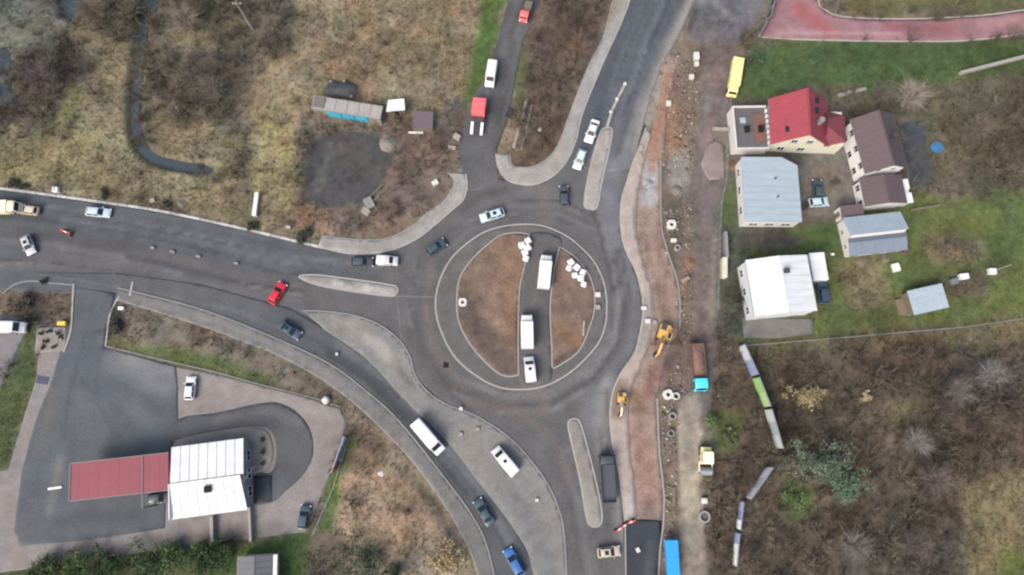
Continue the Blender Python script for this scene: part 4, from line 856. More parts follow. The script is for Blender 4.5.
def van(px, py, deg, pm, label, L=6.2, W=2.05, H=2.55, name='van', z=.03, group=None, windows=False, cat='van', vents=True):
    x, y = G(px, py, 1.5)
    t = thing(name, label, cat, (x, y, z), R(deg), group); h = L/2; w_ = W/2
    n0 = h-1.75
    st = [(-h, .93, .4, H*.94), (-h+.06, .98, .3, H*.985), (-h+.4, 1, .24, H), (0, 1, .22, H), (n0-.3, 1, .22, H), (n0+.15, .99, .22, H*.965), (n0+.95, .97, .22, 1.36), (h-.25, .95, .25, 1.12), (h-.06, .88, .3, .95), (h, .72, .36, .78)]
    MB().loft([ring(a, b*w_, c, d, .22) for a, b, c, d in st]).build('body', pm, t, 32)
    pane([(n0+.95, -w_*.80, 1.36), (n0+.95, w_*.80, 1.36), (n0+.15, w_*.76, H*.965), (n0+.15, -w_*.76, H*.965)], .97, .84, .015, M_GLASS, 'windscreen', t)
    for s in (-1, 1):
        ws = [(n0-.65, n0+.35)]
        if windows: ws += [(-h+.3+i*1.25, -h+1.4+i*1.25) for i in range(int((L-2.9)/1.25))]
        for a, b in ws: MB().box(a, b, s*w_*.985-.03, s*w_*.985+.03, 1.35, H-.4).build('side_window', M_GLASS, t)
        MB().box(h-.32, h-.10, s*w_*.78-.16, s*w_*.78+.16, .78, 1.0, .8).build('headlight', M_LAMP, t); MB().box(-h-.01, -h+.07, s*w_*.86-.09, s*w_*.86+.09, .9, 1.4).build('taillight', M_TAIL, t)
        MB().box(n0+.55, n0+.72, s*(w_+.16)-.13, s*(w_+.16)+.13, 1.3, 1.62, .85).build('mirror', M_BLACK, t)
        wheel(t, h-.95, s*(w_-.12), .35, .24, s); wheel(t, -h+1.05, s*(w_-.12), .35, .24, s)
    for a in np.linspace(-h+.7, n0-.6, 4): MB().box(a-.05, a+.05, -w_*.66, w_*.66, H-.005, H+.02).build('roof_rib', pm, t)
    if vents: MB().box(-.3, .25, -.28, .28, H, H+.12, .8).build('roof_vent', M_BLACK, t)
    MB().box(h-.02, h+.02, -w_*.6, w_*.6, .35, .62).build('grille', M_BLACK, t)
    return t
def truck(px, py, deg, pm, label, L=7.4, W=2.4, body='box', bm=None, bH=3.1, cabL=1.9, name='truck', z=.03, load=None, cat='truck', cabH=2.5, inset=0):
    x, y = G(px, py, 1.6)
    t = thing(name, label, cat, (x, y, z), R(deg)); h = L/2; w_ = W/2; bm = bm or pm
    c0 = h-cabL
    st = [(c0, .95, .5, cabH), (c0+.1, 1, .42, cabH), (h-.75, 1, .42, cabH), (h-.42, .98, .42, cabH*.93), (h-.08, .96, .42, 1.45), (h, .93, .45, 1.2)]
    cb = MB().loft([ring(a, b*w_*.94, c, d, .2) for a, b, c, d in st]).build('cab', pm, t, 32)
    pane([(h-.08, -w_*.74, 1.45), (h-.08, w_*.74, 1.45), (h-.42, w_*.72, cabH*.93), (h-.42, -w_*.72, cabH*.93)], .98, .9, .015, M_GLASS, 'windscreen', cb)
    for s in (-1, 1):
        MB().box(c0+.5, h-.55, s*w_*.925-.03, s*w_*.925+.03, 1.45, cabH-.35).build('side_window', M_GLASS, cb); MB().box(h-.04, h+.03, s*w_*.7-.16, s*w_*.7+.16, .7, .9).build('headlight', M_LAMP, cb)
        MB().box(h-.45, h-.28, s*(w_+.1)-.13, s*(w_+.1)+.13, 1.4, 1.9).build('mirror', M_BLACK, cb)
    MB().box(-h+.1, c0+.3, -w_*.38, w_*.38, .55, .85).build('chassis', M_DARKSTEEL, t)
    b0, b1 = -h, c0-.12
    if body == 'box':
        bx = MB().box(b0, b1, -w_, w_, .9, bH).build('cargo_box', bm, t, bevel=.05)
        for a in np.linspace(b0+.7, b1-.7, 5): MB().box(a-.04, a+.04, -w_+.08, w_-.08, bH-.005, bH+.02).build('roof_rib', bm, bx)
        for s in (-1, 1): MB().box(b0-.03, b0+.01, s*w_*.49-w_*.46, s*w_*.49+w_*.46, 1.0, bH-.12).build('rear_door', bm, bx)
    else:
        MB().box(b0, b1, -w_, w_, .9, 1.05).build('bed', bm if body == 'tip' else M_WOOD, t); sh = 1.75 if body == 'tip' else 1.4
        for a in ((b0, b1, -w_, -w_+.08), (b0, b1, w_-.08, w_)): MB().box(*a, 1.05, sh).build('side_board', bm, t)
        MB().box(b1-.09, b1-.005, -w_+.081, w_-.081, 1.05, sh+.35).build('headboard', bm, t); MB().box(b0+.005, b0+.09, -w_+.081, w_-.081, 1.05, sh).build('tailgate', bm, t)
        if load is not None:
            mb = MB(); n = 12; vs = []; fs = []
            for i in range(n+1):
                for j in range(7):
                    u, v = i/n, j/6; vs.append((b0+.1+(b1-b0-.2)*u, (-w_+.09)+(W-.18)*v, 1.25+.7*math.sin(math.pi*u)*math.sin(math.pi*v)+random.uniform(-.04, .06)))
            for i in range(n):
                for j in range(6): fs.append((i*7+j, (i+1)*7+j, (i+1)*7+j+1, i*7+j+1))
            mb.add(vs, fs); mb.build('load', load, t)
    ax = [h-1.1, -h+1.2]+([-h+2.5] if L > 7 else [])
    for a in ax:
        for s in (-1, 1): wheel(t, a, s*(w_-.17), .46, .3, s)
    for s in (-1, 1): MB().box(-h-.02, -h+.06, s*w_*.8-.12, s*w_*.8+.12, .62, .78).build('taillight', M_TAIL, t)
    return t

truck(2, 207.5, 2, P_CREAM, 'cream cabbed truck cut off by the left edge', L=6.2, W=2.3, body='box', bm=P_CREAM, bH=2.6, cabL=1.6)
car(28, 210, 174, P_BEIGE, 'small beige car right behind the cream truck', L=4.0, W=1.75)
car(98, 212, -6, P_PALE, 'pale silver-blue estate car below the white kerb line', L=4.7, kind='hatch')
car(28, 245, -62, P_SILVER, 'silver car turned across the lane at far left', L=3.9, W=1.8, sunroof=True)
car(277, 293, 63, P_RED, 'bright red car on the western approach', L=4.4)
car(290, 330, -32, P_DBLUE, 'dark navy car entering the slip road', L=4.5, kind='sedan', sunroof=True)
car(362, 262, 1, P_GREY, 'dark grey car bumper to bumper with the small white van', L=4.2, kind='hatch')
van(387, 260, -2, P_WHITE, 'small white van waiting by the beige pavement corner', L=3.9, W=1.75, H=1.85, vents=False)
car(436, 247, 34, P_TEAL, 'dark teal car circling the west side of roundabout', L=4.2)
car(492, 215, 198, P_PALE, 'pale blue and white car north of the roundabout', L=4.7, sunroof=True)
car(564, 196, 91, P_GREY, 'dark grey car leaving the roundabout northward', L=4.3)
car(580, 159, 250, P_PALE, 'pale aqua car queueing behind the white sedan', L=4.2, kind='hatch')
car(592, 131, 250, P_WHITE, 'white sedan beside the tip of concrete splitter', L=4.9, kind='sedan')
van(491, 73, 262, P_WHITE, 'white van driving down the northern lane', L=5.2, W=1.95, H=2.2, vents=False)
truck(526, 9, 255, P_BRICK, 'small red truck near the upper edge', L=4.6, W=1.9, body='flat', bm=P_GREY, cabL=1.6, cabH=2.0)
truck(545, 271, 84, P_WHITE, 'white box truck on the cut through the roundabout island', L=6.6, W=2.25, bH=2.9, cabL=1.5, cabH=2.1)
truck(527, 331, 91, P_WHITE, 'middle white box truck of the three on the island cut', L=6.4, W=2.2, bH=2.9, cabL=1.5, cabH=2.3)
van(530, 369, 96, P_WHITE, 'white van with black vent at south end of island cut', L=4.6, W=1.95, H=2.1)
van(428, 437, -48, P_WHITE, 'long white panel van on the dark slip road', L=7.0, W=2.2, H=2.7, vents=False)
van(505, 461, 131, P_WHITE, 'white van parked on the grey traffic island', L=5.6, W=2.0, H=2.1)
car(484, 512, 122, P_TEAL, 'dark blue-grey car on the lower slip road', L=4.9, kind='sedan')
car(514, 562, 120, P_BLUE, 'bright blue car leaving the lower picture edge', L=5.0)
truck(608, 478, 92, P_GREY, 'dark grey tipper lorry beside the narrow splitter island', L=8.2, W=2.5, body='tip', bm=P_GREY, cabL=1.7)
car(609, 552, 6, P_BEIGE, 'beige car turning at the red and white barrier', L=3.9, W=1.7, sunroof=True)
car(190, 388, 90, P_WHITE, 'white car parked alone on pale station paving', L=4.2)
van(6, 327, 0, P_WHITE, 'white van with blue windscreen cut off by left edge', L=6.4, W=2.1, H=2.3, vents=False)
car(159, 498, 5, P_GREY, 'dark grey car parked under edge of red canopy', L=4.0)
car(304, 517, 84, P_TEAL, 'grey-green car parked at corner of station paving', L=4.0)
car(823, 292, 92, P_DBLUE, 'dark blue car parked against the white house annex', L=4.4, W=1.85, kind='suv')
car(818, 189, 88, P_TEAL, 'dark car parked in yard between the houses', L=4.0)
car(819, 202, 5, P_PALE, 'pale blue car nose to nose with the dark yard car', L=3.8)
truck(735, 77, 258, P_YELLOW, 'pale yellow truck parked on the verge of dirt track', L=7.6, W=2.1, body='box', bm=P_YELLOW, bH=2.6, cabL=1.6, cabH=2.1)
ld = mat('brown_load', C(158, 126, 116), .95, .25, 2, .4)
truck(699, 367, 272, P_CYAN, 'tipper with cyan cab and heap of red-brown earth', L=8.4, W=2.5, body='tip', bm=mat('rusty_bed', C(146, 116, 108), .8, .2, 2), cabL=2.1, load=ld)
truck(672, 562, 271, P_CYAN, 'bright blue covered truck beside the pale sand track', L=7.2, W=2.1, body='box', bm=P_SKY, bH=2.5, cabL=1.5, cabH=2.2)
# red-bodied loader truck with two white ramps
x, y = G(478, 118, 1.2); t = thing('ramp_truck', 'red topped truck with black frame and two white loading ramps', 'truck', (x, y, .04), R(264))
MB().box(-3.6, -.4, -1.3, 1.3, .9, 2.6).build('body', P_BRICK, t, bevel=.08); MB().box(-3.45, -.55, -1.15, 1.15, 2.6, 2.66).build('roof', P_BRICK, t)
MB().box(-3.3, 3.2, -.5, .5, .5, .85).build('chassis', M_DARKSTEEL, t); MB().box(-.38, 1.0, -1.2, 1.2, .85, 1.15).build('deck', M_DARKSTEEL, t)
for s in (-1, 1):
    MB().bar((.9, s*.95, 1.25), (3.3, s*.95, .75), .55, .12).build('ramp', M_WHITE, t)
    for a in (-2.9, -1.9, 1.7): wheel(t, a, s*1.1, .45, .28, s)
    MB().box(-3.64, -3.58, s*.95-.15, s*.95+.15, 1.0, 1.2).build('headlight', M_LAMP, t)
MB().box(-3.63, -3.58, -1.0, 1.0, 1.6, 2.4).build('windscreen', M_GLASS, t)
def excavator(px, py, deg, pm, label, s=1.0, boom=35, arm_m=None):
    x, y = G(px, py, 1); t = thing('excavator', label, 'excavator', (x, y, .05), R(deg)); k = s; am = arm_m or pm
    for sd_ in (-1, 1):
        pr = [(-1.5*k, .25*k), (-1.2*k, .0), (1.2*k, .0), (1.5*k, .25*k), (1.45*k, .55*k), (1.15*k, .72*k), (-1.15*k, .72*k), (-1.45*k, .55*k)]
        y0, y1 = sd_*.95*k-.22*k, sd_*.95*k+.22*k; n = 8
        tr = MB().add([(a, y0, b) for a, b in pr]+[(a, y1, b) for a, b in pr], [tuple(range(n)), tuple(range(n, 2*n))[::-1]]+[(i, (i+1) % n, n+(i+1) % n, n+i) for i in range(n)]).build('track', M_RUBBER, t)
        for a in np.linspace(-1.1, 1.1, 9): MB().box(a*k-.06*k, a*k+.06*k, y0-.02*k, y1+.02*k, .72*k, .78*k).build('track_pad', M_DARKSTEEL, tr)
    MB().box(-.8*k, .8*k, -.7*k, .7*k, .4*k, .85*k).build('undercarriage', M_DARKSTEEL, t)
    MB().prism([(-1.5*k, -1.1*k), (.9*k, -1.1*k), (1.0*k, 1.1*k), (-1.3*k, 1.1*k), (-1.65*k, .5*k), (-1.65*k, -.5*k)], .88*k, 1.6*k, .94).build('house', pm, t)
    cb = MB().box(-.3*k, 1.05*k, .25*k, 1.1*k, 1.6*k, 2.7*k, .92).build('cab', pm, t); MB().box(1.02*k, 1.06*k, .33*k, 1.02*k, 1.75*k, 2.5*k).build('windscreen', M_GLASS, cb); MB().box(-.1*k, .8*k, 1.06*k, 1.11*k, 1.8*k, 2.5*k).build('side_window', M_GLASS, cb); MB().box(-.15*k, .85*k, .4*k, .95*k, 2.7*k, 2.73*k).build('roof_panel', M_GLASS, cb)
    MB().box(-1.5*k, -.5*k, -.9*k, .1*k, 1.6*k, 1.85*k, .85).build('engine_cover', M_DARKSTEEL, t)
    a = Vector((.7*k, -.2*k, 1.5*k)); b = Vector((2.3*k, -.2*k, 3.3*k)); c = Vector((3.9*k, -.2*k, 2.7*k)); d = Vector((4.2*k, -.2*k, .9*k))
    bo = MB().bar(a, b, .35*k, .45*k).bar(b, c, .33*k, .4*k).build('boom', am, t); MB().bar(a+Vector((.3*k, 0, -.1)), b.lerp(c, .2)+Vector((0, 0, -.5*k)), .14*k).build('ram', M_RIM, bo)
    MB().bar(c, d, .26*k, .32*k).build('stick', am, t)
    MB().add([(4.4*k, -.6*k, .9*k), (3.9*k, -.6*k, .9*k), (3.5*k, -.6*k, .4*k), (3.8*k, -.6*k, .05), (4.3*k, -.6*k, .2*k), (4.4*k, .25*k, .9*k), (3.9*k, .25*k, .9*k), (3.5*k, .25*k, .4*k), (3.8*k, .25*k, .05), (4.3*k, .25*k, .2*k)], [(0, 1, 2, 3, 4), (9, 8, 7, 6, 5), (0, 1, 6, 5), (1, 2, 7, 6), (2, 3, 8, 7), (3, 4, 9, 8)]).build('bucket', M_DARKSTEEL, t)
    return t
excavator(664, 334, 250, P_ORANGE, 'orange excavator digging on the red-brown path base', 1.05)
excavator(622, 399, 265, P_ORANGE, 'small mini excavator on pavement near the narrow splitter', .72, arm_m=P_CREAM)
# roller
x, y = G(706, 460, 1.2); t = thing('road_roller', 'yellow road roller beside the pale sand track', 'roller', (x, y, .03), R(268))
MB().box(-2.2, .3, -.9, .9, .7, 1.6).build('body', P_YELLOW, t, bevel=.08); cb = MB().box(-1.3, .5, -.85, .85, 1.6, 2.6, .9).build('cab', M_GLASS, t); MB().box(-1.45, .6, -.95, .95, 2.6, 2.75).build('cab_roof', P_CREAM, cb, bevel=.04)
MB().cyl((1.9, -1.0, .75), .75, 2.0, 22, 'y').build('drum', M_STEEL, t, 40)
fr = MB(); fr.box(.5, 2.0, -1.2, -1.04, .6, .95); fr.box(.5, 2.0, 1.04, 1.2, .6, .95); fr.box(.3, .7, -1.2, 1.2, .65, 1.0); fr.build('drum_frame', P_CREAM, t)
for s in (-1, 1): wheel(t, -1.5, s*.85, .65, .4, s)

# ================================================================== SMALL THINGS
M_HOLE = mat('dark_hole', (.01, .01, .01), .95, .1, 3)
def at(px, py, z=0): x, y = G(px, py, z); return x, y
def manhole(px, py, s, label, m=None, rot=0., h=.8):
    x, y = at(px, py, h); z = -.12
    t = thing('manhole_shaft', label, 'manhole', (x, y, z), rot, 'precast manhole shafts')
    mb = MB(); a = s/2; b = s*.22; n = 12
    # square slab with round hole
    inner = [(b*math.cos(2*math.pi*i/n), b*math.sin(2*math.pi*i/n)) for i in range(n)]
    outer = []
    for i in range(n):
        c_, s_ = math.cos(2*math.pi*i/n), math.sin(2*math.pi*i/n); k = a/max(abs(c_), abs(s_)); outer.append((c_*k, s_*k))
    vs = [(p[0], p[1], h) for p in outer]+[(p[0], p[1], h) for p in inner]+[(p[0], p[1], 0) for p in outer]+[(p[0], p[1], .25) for p in inner]
    fs = []
    for i in range(n):
        j = (i+1) % n; fs += [(i, j, n+j, n+i), (2*n+i, 2*n+j, j, i), (n+i, n+j, 3*n+j, 3*n+i)]
    mb.add(vs, fs); mb.build('shaft', m or M_CONCB, t)
    MB().cyl((0, 0, .22), b*.98, .05, 12).build('opening', M_HOLE, t)
    return t
W_CON = mat('white_concrete', (.40, .395, .385), .85, .1, 2, .1)
manhole(462.5, 302, 1.5, 'white square manhole shaft at west rim of roundabout soil', W_CON)
manhole(672, 224, 1.7, 'white square manhole shaft beside grey kerb near dirt track', W_CON)
manhole(668.5, 394.5, 1.7, 'white manhole shaft south of the orange excavator', W_CON, .4)
def ringpipe(px, py, r, label, m=None, h=.9):
    x, y = at(px, py, h); n = 18; vs = []; ri = r*.72
    for rr, zz in ((r, 0), (r, h), (ri, h), (ri, .1)):
        vs += [(rr*math.cos(2*math.pi*i/n), rr*math.sin(2*math.pi*i/n), zz) for i in range(n)]
    fs = [(k*n+i, k*n+(i+1) % n, (k+1)*n+(i+1) % n, (k+1)*n+i) for k in range(3) for i in range(n)]
    t = thing('concrete_ring', label, 'concrete ring', (x, y, -.12), 0, 'concrete rings')
    MB().add(vs, fs).build('ring', m or M_CONCB, t, 40); MB().cyl((0, 0, .1), ri*.99, .2, n).build('fill', M_GREYF, t)
ringpipe(705, 517, 1.0, 'round grey concrete ring right of sand track', h=.7)
ringpipe(676.5, 396, .65, 'small white concrete ring touching the white manhole shaft', W_CON)
ringpipe(673, 416, .65, 'beige concrete ring on the site below white shafts')
ringpipe(671.5, 433, .6, 'grey concrete ring left of sand track', M_KERBG)
ringpipe(678, 247, .55, 'pale concrete ring beside grey kerb', M_CONCB)
def block(px, py, sx, sy, sz, m, label, name='concrete_block', cat='block', rot=0., group=None, bev=.04, straps=False, z=-.1):
    sx, sy, sz = sx*.82, sy*.82, sz*.85
    x, y = at(px, py, sz); t = thing(name, label, cat, (x, y, z), rot, group)
    MB().box(-sx/2, sx/2, -sy/2, sy/2, .12, sz+.1, .96).build('body', m, t, bevel=bev)
    for k in (-.33, .33): MB().box(-sx/2, sx/2, sy*k-.06, sy*k+.06, 0, .12).build('bearer', M_WOOD, t)
    return t
block(674, 240, 1.3, .9, .6, W_CON, 'flat white concrete slab below the square shaft')
block(669, 102.5, 1.1, 1.1, .9, W_CON, 'white cube block where red path narrows')
block(692, 76, 1.1, 1.1, .9, M_CREAM, 'beige crate west of the dirt track', 'crate', 'crate')
block(697, 55, 1.3, 1.9, 1.2, W_CON, 'white tank with dark cap at top of site', 'water_tank', 'tank'); block(697, 63, 1.1, 1.0, .8, M_CREAM, 'pale yellow crate below the white tank', 'crate', 'crate')
block(686, 279, 2.0, .9, .5, mat('pink_stone', C(190, 168, 156), .9, .12, 2, .2), 'pinkish stone slab tilted beside the kerb', 'stone_slab', 'slab', .5)
block(705, 501, 1.2, 1.2, .9, W_CON, 'white cube block above the round concrete ring')
block(598, 294.5, 1.2, 1.1, .5, W_CON, 'white block on east apron beside roundabout soil', z=.05)
block(598, 307, 1.1, 1.0, .5, M_CONCB, 'grey-white block just south of the apron block', z=.05)
block(648, 321, 1.1, 1.0, .7, W_CON, 'white block on pavement by the orange excavator', z=.08); block(655, 322, .8, .9, .5, M_CONCB, 'small pale block right of the pavement block', z=.0)
block(644, 308, 1.2, .8, .5, W_CON, 'white block on the pinkish pavement bulge', z=.08)
block(641, 147, .9, .9, .6, M_CONCB, 'pale block at top of pinkish pavement', z=.08); block(640, 155, .9, .9, .6, M_CONCB, 'second pale block on the pinkish pavement', z=.08)
block(54.5, 189, 1.4, 1.2, 1.1, M_WHITE, 'white cabinet behind the kerb at upper left', 'utility_cabinet', 'cabinet')
block(288, 226.5, 1.1, .6, .5, W_CON, 'small white block on the verge north of kerb'); block(152, 200, 1.1, .9, .5, M_CONCB, 'mossy pale stone block on verge above the pale car', rot=.4)
block(457, 136, 1.7, 1.3, .9, M_CONCB, 'pale rubble block left of the ramp truck', rot=-.5); block(452, 147, 1.9, .8, .6, M_CONCB, 'lower pale rubble block left of northern lane', rot=-.2)
block(435, 182, 1.5, 1.1, .8, W_CON, 'white block on brown soil inside the pavement bend', rot=.5); block(540, 129, .8, .8, .5, W_CON, 'white stone in the brown scrub triangle')
block(638, 550, .8, 1.0, .3, W_CON, 'white bag lying on the fresh dark asphalt', 'sack', 'sack', .4, z=-.02)
block(120.5, 308, 1.3, .7, .7, M_WHITE, 'white cabinet on dark verge by station entrance', 'utility_cabinet', 'cabinet')
block(61, 323, 1.9, .9, 1.0, paint('gold', (.50, .33, .05), .5), 'yellow grit bin at corner of paved bed', 'grit_bin', 'bin')
block(325, 400, 1.6, 1.6, 1.3, W_CON, 'round white stone at tip of station paving', 'boulder', 'boulder', .7, bev=.3); block(381, 474, 1.7, 1.6, .8, W_CON, 'pale stone on the dry grass mound', 'boulder', 'boulder', .4, bev=.3)
block(292, 374, .9, .6, .5, M_CAN, 'small red and white marker on slip road verge', 'marker_block', 'marker', .6)
block(337, 354, .6, .6, .4, W_CON, 'small white block on the big traffic island north tip', z=.12); block(461, 408.5, .8, .7, .5, W_CON, 'white block on inner kerb of big traffic island', z=.12)
block(537, 500, .7, .6, .4, W_CON, 'little white block on the southern traffic island', z=.12); block(461, 434, .8, .7, .4, M_CONCB, 'pale block near edge of island beside slip road', z=.12); block(478, 429, .7, .7, .4, M_CONCB, 'pale block left of the parked island van', z=.12)
block(897, 267, 1.5, 1.9, 1.0, M_WHITE, 'white tank standing south of the barn', 'water_tank', 'tank', .2); block(965, 276, 2.0, 1.3, 1.2, M_WHITE, 'white box trailer on the garden lawn', 'box_trailer', 'trailer', .1); block(955, 281, 1.8, 1.4, .9, mat('grey_box', C(140, 148, 150), .7, .1, 2), 'grey box beside the white box trailer', 'crate', 'crate', .3)
block(993.5, 271, 1.6, 1.4, 1.0, M_WHITE, 'white well housing next to slim pole', 'well_housing', 'well'); block(833, 254, .8, .5, .4, M_WHITE, 'tiny white crate on lawn left of barn', 'crate', 'crate')
for i, (a, b) in enumerate(((152, 247.5), (172, 251.5), (198, 256), (236, 263))): block(a, b, 1.1, .55, .5, M_KERBG, ['leftmost', 'second', 'third', 'rightmost'][i]+' pale concrete block dividing the western lanes', 'lane_divider', 'barrier block', -.2, 'lane divider blocks', z=-.08)
for i, (a, b) in enumerate(((611, 112), (617, 99), (625, 84))): block(a, b, .7, .7, .5, W_CON, ['lowest', 'middle', 'topmost'][i]+' white marker on the kerb line above the splitter', 'marker_block', 'marker', .3, 'white markers on the kerb line', z=.1)
# big white sacks
def sack(px, py, s, label, k):
    x, y = at(px, py, .8); t = thing('bulk_bag', label, 'sack', (x, y, .1), random.uniform(0, 1.5), 'white bulk bags on the roundabout')
    rings = []
    for zz, f in ((0, .9), (.12, 1.0), (.5, 1.03), (.74, .98), (.84, .80)):
        rings.append([(s/2*f*(abs(math.cos(a))**.38)*math.copysign(1, math.cos(a))*random.uniform(.95, 1.05), s/2*f*(abs(math.sin(a))**.38)*math.copysign(1, math.sin(a))*random.uniform(.95, 1.05), zz*s*.95) for a in [2*math.pi*i/14+.01 for i in range(14)]])
    MB().loft(rings).build('bag', M_PLAST, t, 50)
    for q in (-1, 1): MB().bar((q*s*.3, -s*.3, s*.93), (q*s*.3, s*.3, s*1.0), .08).build('loop', M_PLAST, t)
    return t
for i, (a, b) in enumerate(((528, 240.5), (522, 245), (527.5, 247.5), (525, 252), (526, 258))): sack(a, b, random.uniform(1.0, 1.3), ['top', 'second', 'third', 'fourth', 'bottom'][i]+' white bulk bag in row on the western soil half', i)
for i, (a, b) in enumerate(((571, 262), (569, 268), (577, 267), (575, 275), (583, 272), (581, 278), (584, 284))): sack(a, b, random.uniform(.95, 1.3), ['topmost', 'leftmost', 'upper middle', 'lower left', 'right', 'lower right', 'lowest and lone'][i]+' white bulk bag of the cluster on eastern soil half', i)
# long rails, planks, poles
def beams(px0, py0, px1, py1, wd, h, m, name, label, cat='beam', group=None, z=.05):
    a = at(px0, py0, h/2); b = at(px1, py1, h/2); L = math.dist(a, b)
    t = thing(name, label, cat, ((a[0]+b[0])/2, (a[1]+b[1])/2, z), math.atan2(b[1]-a[1], b[0]-a[0]), group)
    n = max(2, int(L/2)); 
    for i in range(n): MB().box(-L/2+i*L/n+.02, -L/2+(i+1)*L/n-.02, -wd/2, wd/2, 0, h).build('segment', m, t, bevel=.02)
    return t
beams(527, 99, 513.5, 148, .55, .6, M_CONCB, 'concrete_rail', 'left of two long pale concrete rails by northern lane', 'rail', 'concrete rails', z=-.1)
beams(532, 105, 521, 150, .4, .5, M_CONCB, 'concrete_rail', 'right of two long pale concrete rails by northern lane', 'rail', 'concrete rails', z=-.1)
beams(364, 214, 368, 209, 1.6, .5, M_CONCB, 'slab_stack', 'white slab at lower end of plank pile', 'slab', z=-.1); beams(365, 205, 373, 201, 2.2, .6, M_KERBG, 'slab_stack', 'stack of grey-white slabs beside tarred lot', 'slab', z=-.1)
beams(372, 203, 388, 187, .3, .25, M_WOOD, 'plank', 'long pale plank leaning away from slab stack', 'plank', z=.0); beams(369, 198, 384, 183, .25, .25, M_WOOD, 'plank', 'thin plank parallel to the longer plank', 'plank', z=.0)
beams(584, 321, 583, 336, .35, .3, M_CONCB, 'concrete_rail', 'short pale rail on eastern soil half', 'rail', z=.35)
beams(674, 487, 674, 506, .5, .4, M_WOOD, 'timber', 'pale timber lying left of the sand track', 'timber', z=-.1)
beams(212.5, 516, 213, 543, .55, 1.2, M_CONCB, 'low_wall', 'low pale wall running south from station shop', 'wall', z=-.05); beams(250, 507, 251.5, 541, .4, 1.2, M_CONCB, 'low_wall', 'thin low wall south-east of the station shop', 'wall', z=-.05)
beams(48, 489, 62, 487, .4, .15, M_WHITE, 'painted_beam', 'white bar at west end of red canopy', 'beam', z=.03)
beams(725, 232, 726.5, 258, .5, 1.7, M_KERBG, 'garden_wall', 'grey garden wall left of the pale blue hall', 'wall', z=-.15); beams(724, 258, 724, 278, .9, 1.7, M_CREAM, 'garden_wall', 'beige gate wall west of the white house', 'wall', z=-.15)
beams(960, 73, 1030, 55, .6, .9, M_CONCB, 'garden_wall', 'long pale garden wall below the green lawn', 'wall', z=-.15); beams(838, 96, 852, 91.5, .8, .7, M_CONCB, 'garden_wall', 'broken white wall piece behind red house', 'wall', z=-.15); beams(855, 91, 866, 88.5, .6, .6, M_CONCB, 'garden_wall', 'short white wall remnant right of the broken wall', 'wall', z=-.15)
beams(713, 128.5, 729, 129, .5, .8, M_CONCB, 'garden_wall', 'short pale wall across verge by garage', 'wall', z=-.15); beams(910, 210, 940, 205, .3, .6, M_WOOD, 'fence_rail', 'wooden rail running east from the barn', 'fence', z=-.1)
beams(716, 462, 788, 456, .12, .9, M_WOOD, 'fence_rail', 'thin pale rail crossing scrub between hoardings', 'fence', z=-.1)
# mesh fence along the houses: posts as parts
def fence(pts, label, step=2.4, h=1.5, m=None):
    P = GP(pts); t = thing('fence', label, 'fence', (P[0][0], P[0][1], -.15)); o0 = P[0]
    for x, y, a in along(P, step): MB().box(x-o0[0]-.05, x-o0[0]+.05, y-o0[1]-.05, y-o0[1]+.05, 0, h).build('post', M_CONCB, t)
    for a, b in zip(P[:-1], P[1:]):
        for zz in (.3, .8, h-.1): MB().bar((a[0]-o0[0], a[1]-o0[1], zz), (b[0]-o0[0], b[1]-o0[1], zz), .05).build('rail', m or M_STEEL, t)
fence([(730, 100), (727, 140), (726, 178), (721, 200), (719, 232), (717, 310)], 'post and rail fence between dirt track and houses')
fence([(745, 346), (820, 340), (900, 333), (960, 328), (1030, 318)], 'thin fence where lawn meets the brown scrub')
fence([(350, 436), (333, 490), (313, 535)], 'low grey fence on green strip beside station paving', 2.0, 1.0)
# hoardings and billboards
def board(px0, py0, px1, py1, h, cols, label, name='billboard', z0=.4, kk=.55):
    a = at(px0, py0); b = at(px1, py1); L = math.dist(a, b); ang = math.atan2(b[1]-a[1], b[0]-a[0])
    t = thing(name, label, 'billboard', ((a[0]+b[0])/2, (a[1]+b[1])/2, -.15), ang)
    n = len(cols)
    for i, c in enumerate(cols):
        k = 'board_%d_%d_%d' % c; m = mat(k, C(*c, kk), .5, .12, .9)
        MB().box(-L/2+i*L/n+.02, -L/2+(i+1)*L/n-.02, -.06, .06, z0, h).build('panel', m, t)
    for i in range(n+1):
        MB().box(-L/2+i*L/n-.08, -L/2+i*L/n+.08, .065, .22, 0, h-.1).build('post', M_STEEL, t); MB().bar((-L/2+i*L/n, .2, h*.8), (-L/2+i*L/n, 1.3, .1), .08).build('brace', M_STEEL, t)
    MB().box(-L/2, L/2, -.07, .12, h+.004, h+.06).build('cap', M_STEEL, t)
    return t
board(738, 347, 751, 376, 3.9, [(205, 212, 220), (150, 165, 205)], 'blue and white hoarding south of the white house')
board(752, 379, 763, 407, 3.9, [(160, 205, 130), (176, 214, 150)], 'pale green hoarding in the middle of the row')
board(764, 410, 775, 448, 3.9, [(206, 210, 212), (170, 184, 190), (200, 208, 206)], 'grey-white hoarding at lower end of the row')
board(766, 467, 745, 497, 3.4, [(200, 200, 204), (176, 178, 182), (196, 196, 196)], 'slanted white hoarding below the gap', kk=1.25)
board(739, 501, 736, 528, 2.6, [(150, 150, 190), (120, 130, 180), (206, 212, 220)], 'violet and white hoarding lower right of sand track', kk=1.25)
board(735, 532, 732, 564, 2.6, [(120, 136, 170), (190, 194, 198), (204, 204, 200)], 'lowest white hoarding near bottom edge', kk=1.25)
board(335, 472, 347, 437, 2.6, [(188, 70, 84), (110, 120, 175), (120, 130, 185), (176, 188, 205)], 'blue and red banner beside the station paving', kk=.9)
beams(254.5, 216, 257.5, 193, .75, 1.0, M_WHITE, 'trough', 'long white trough in dry grass above kerb', 'trough', z=-.05)
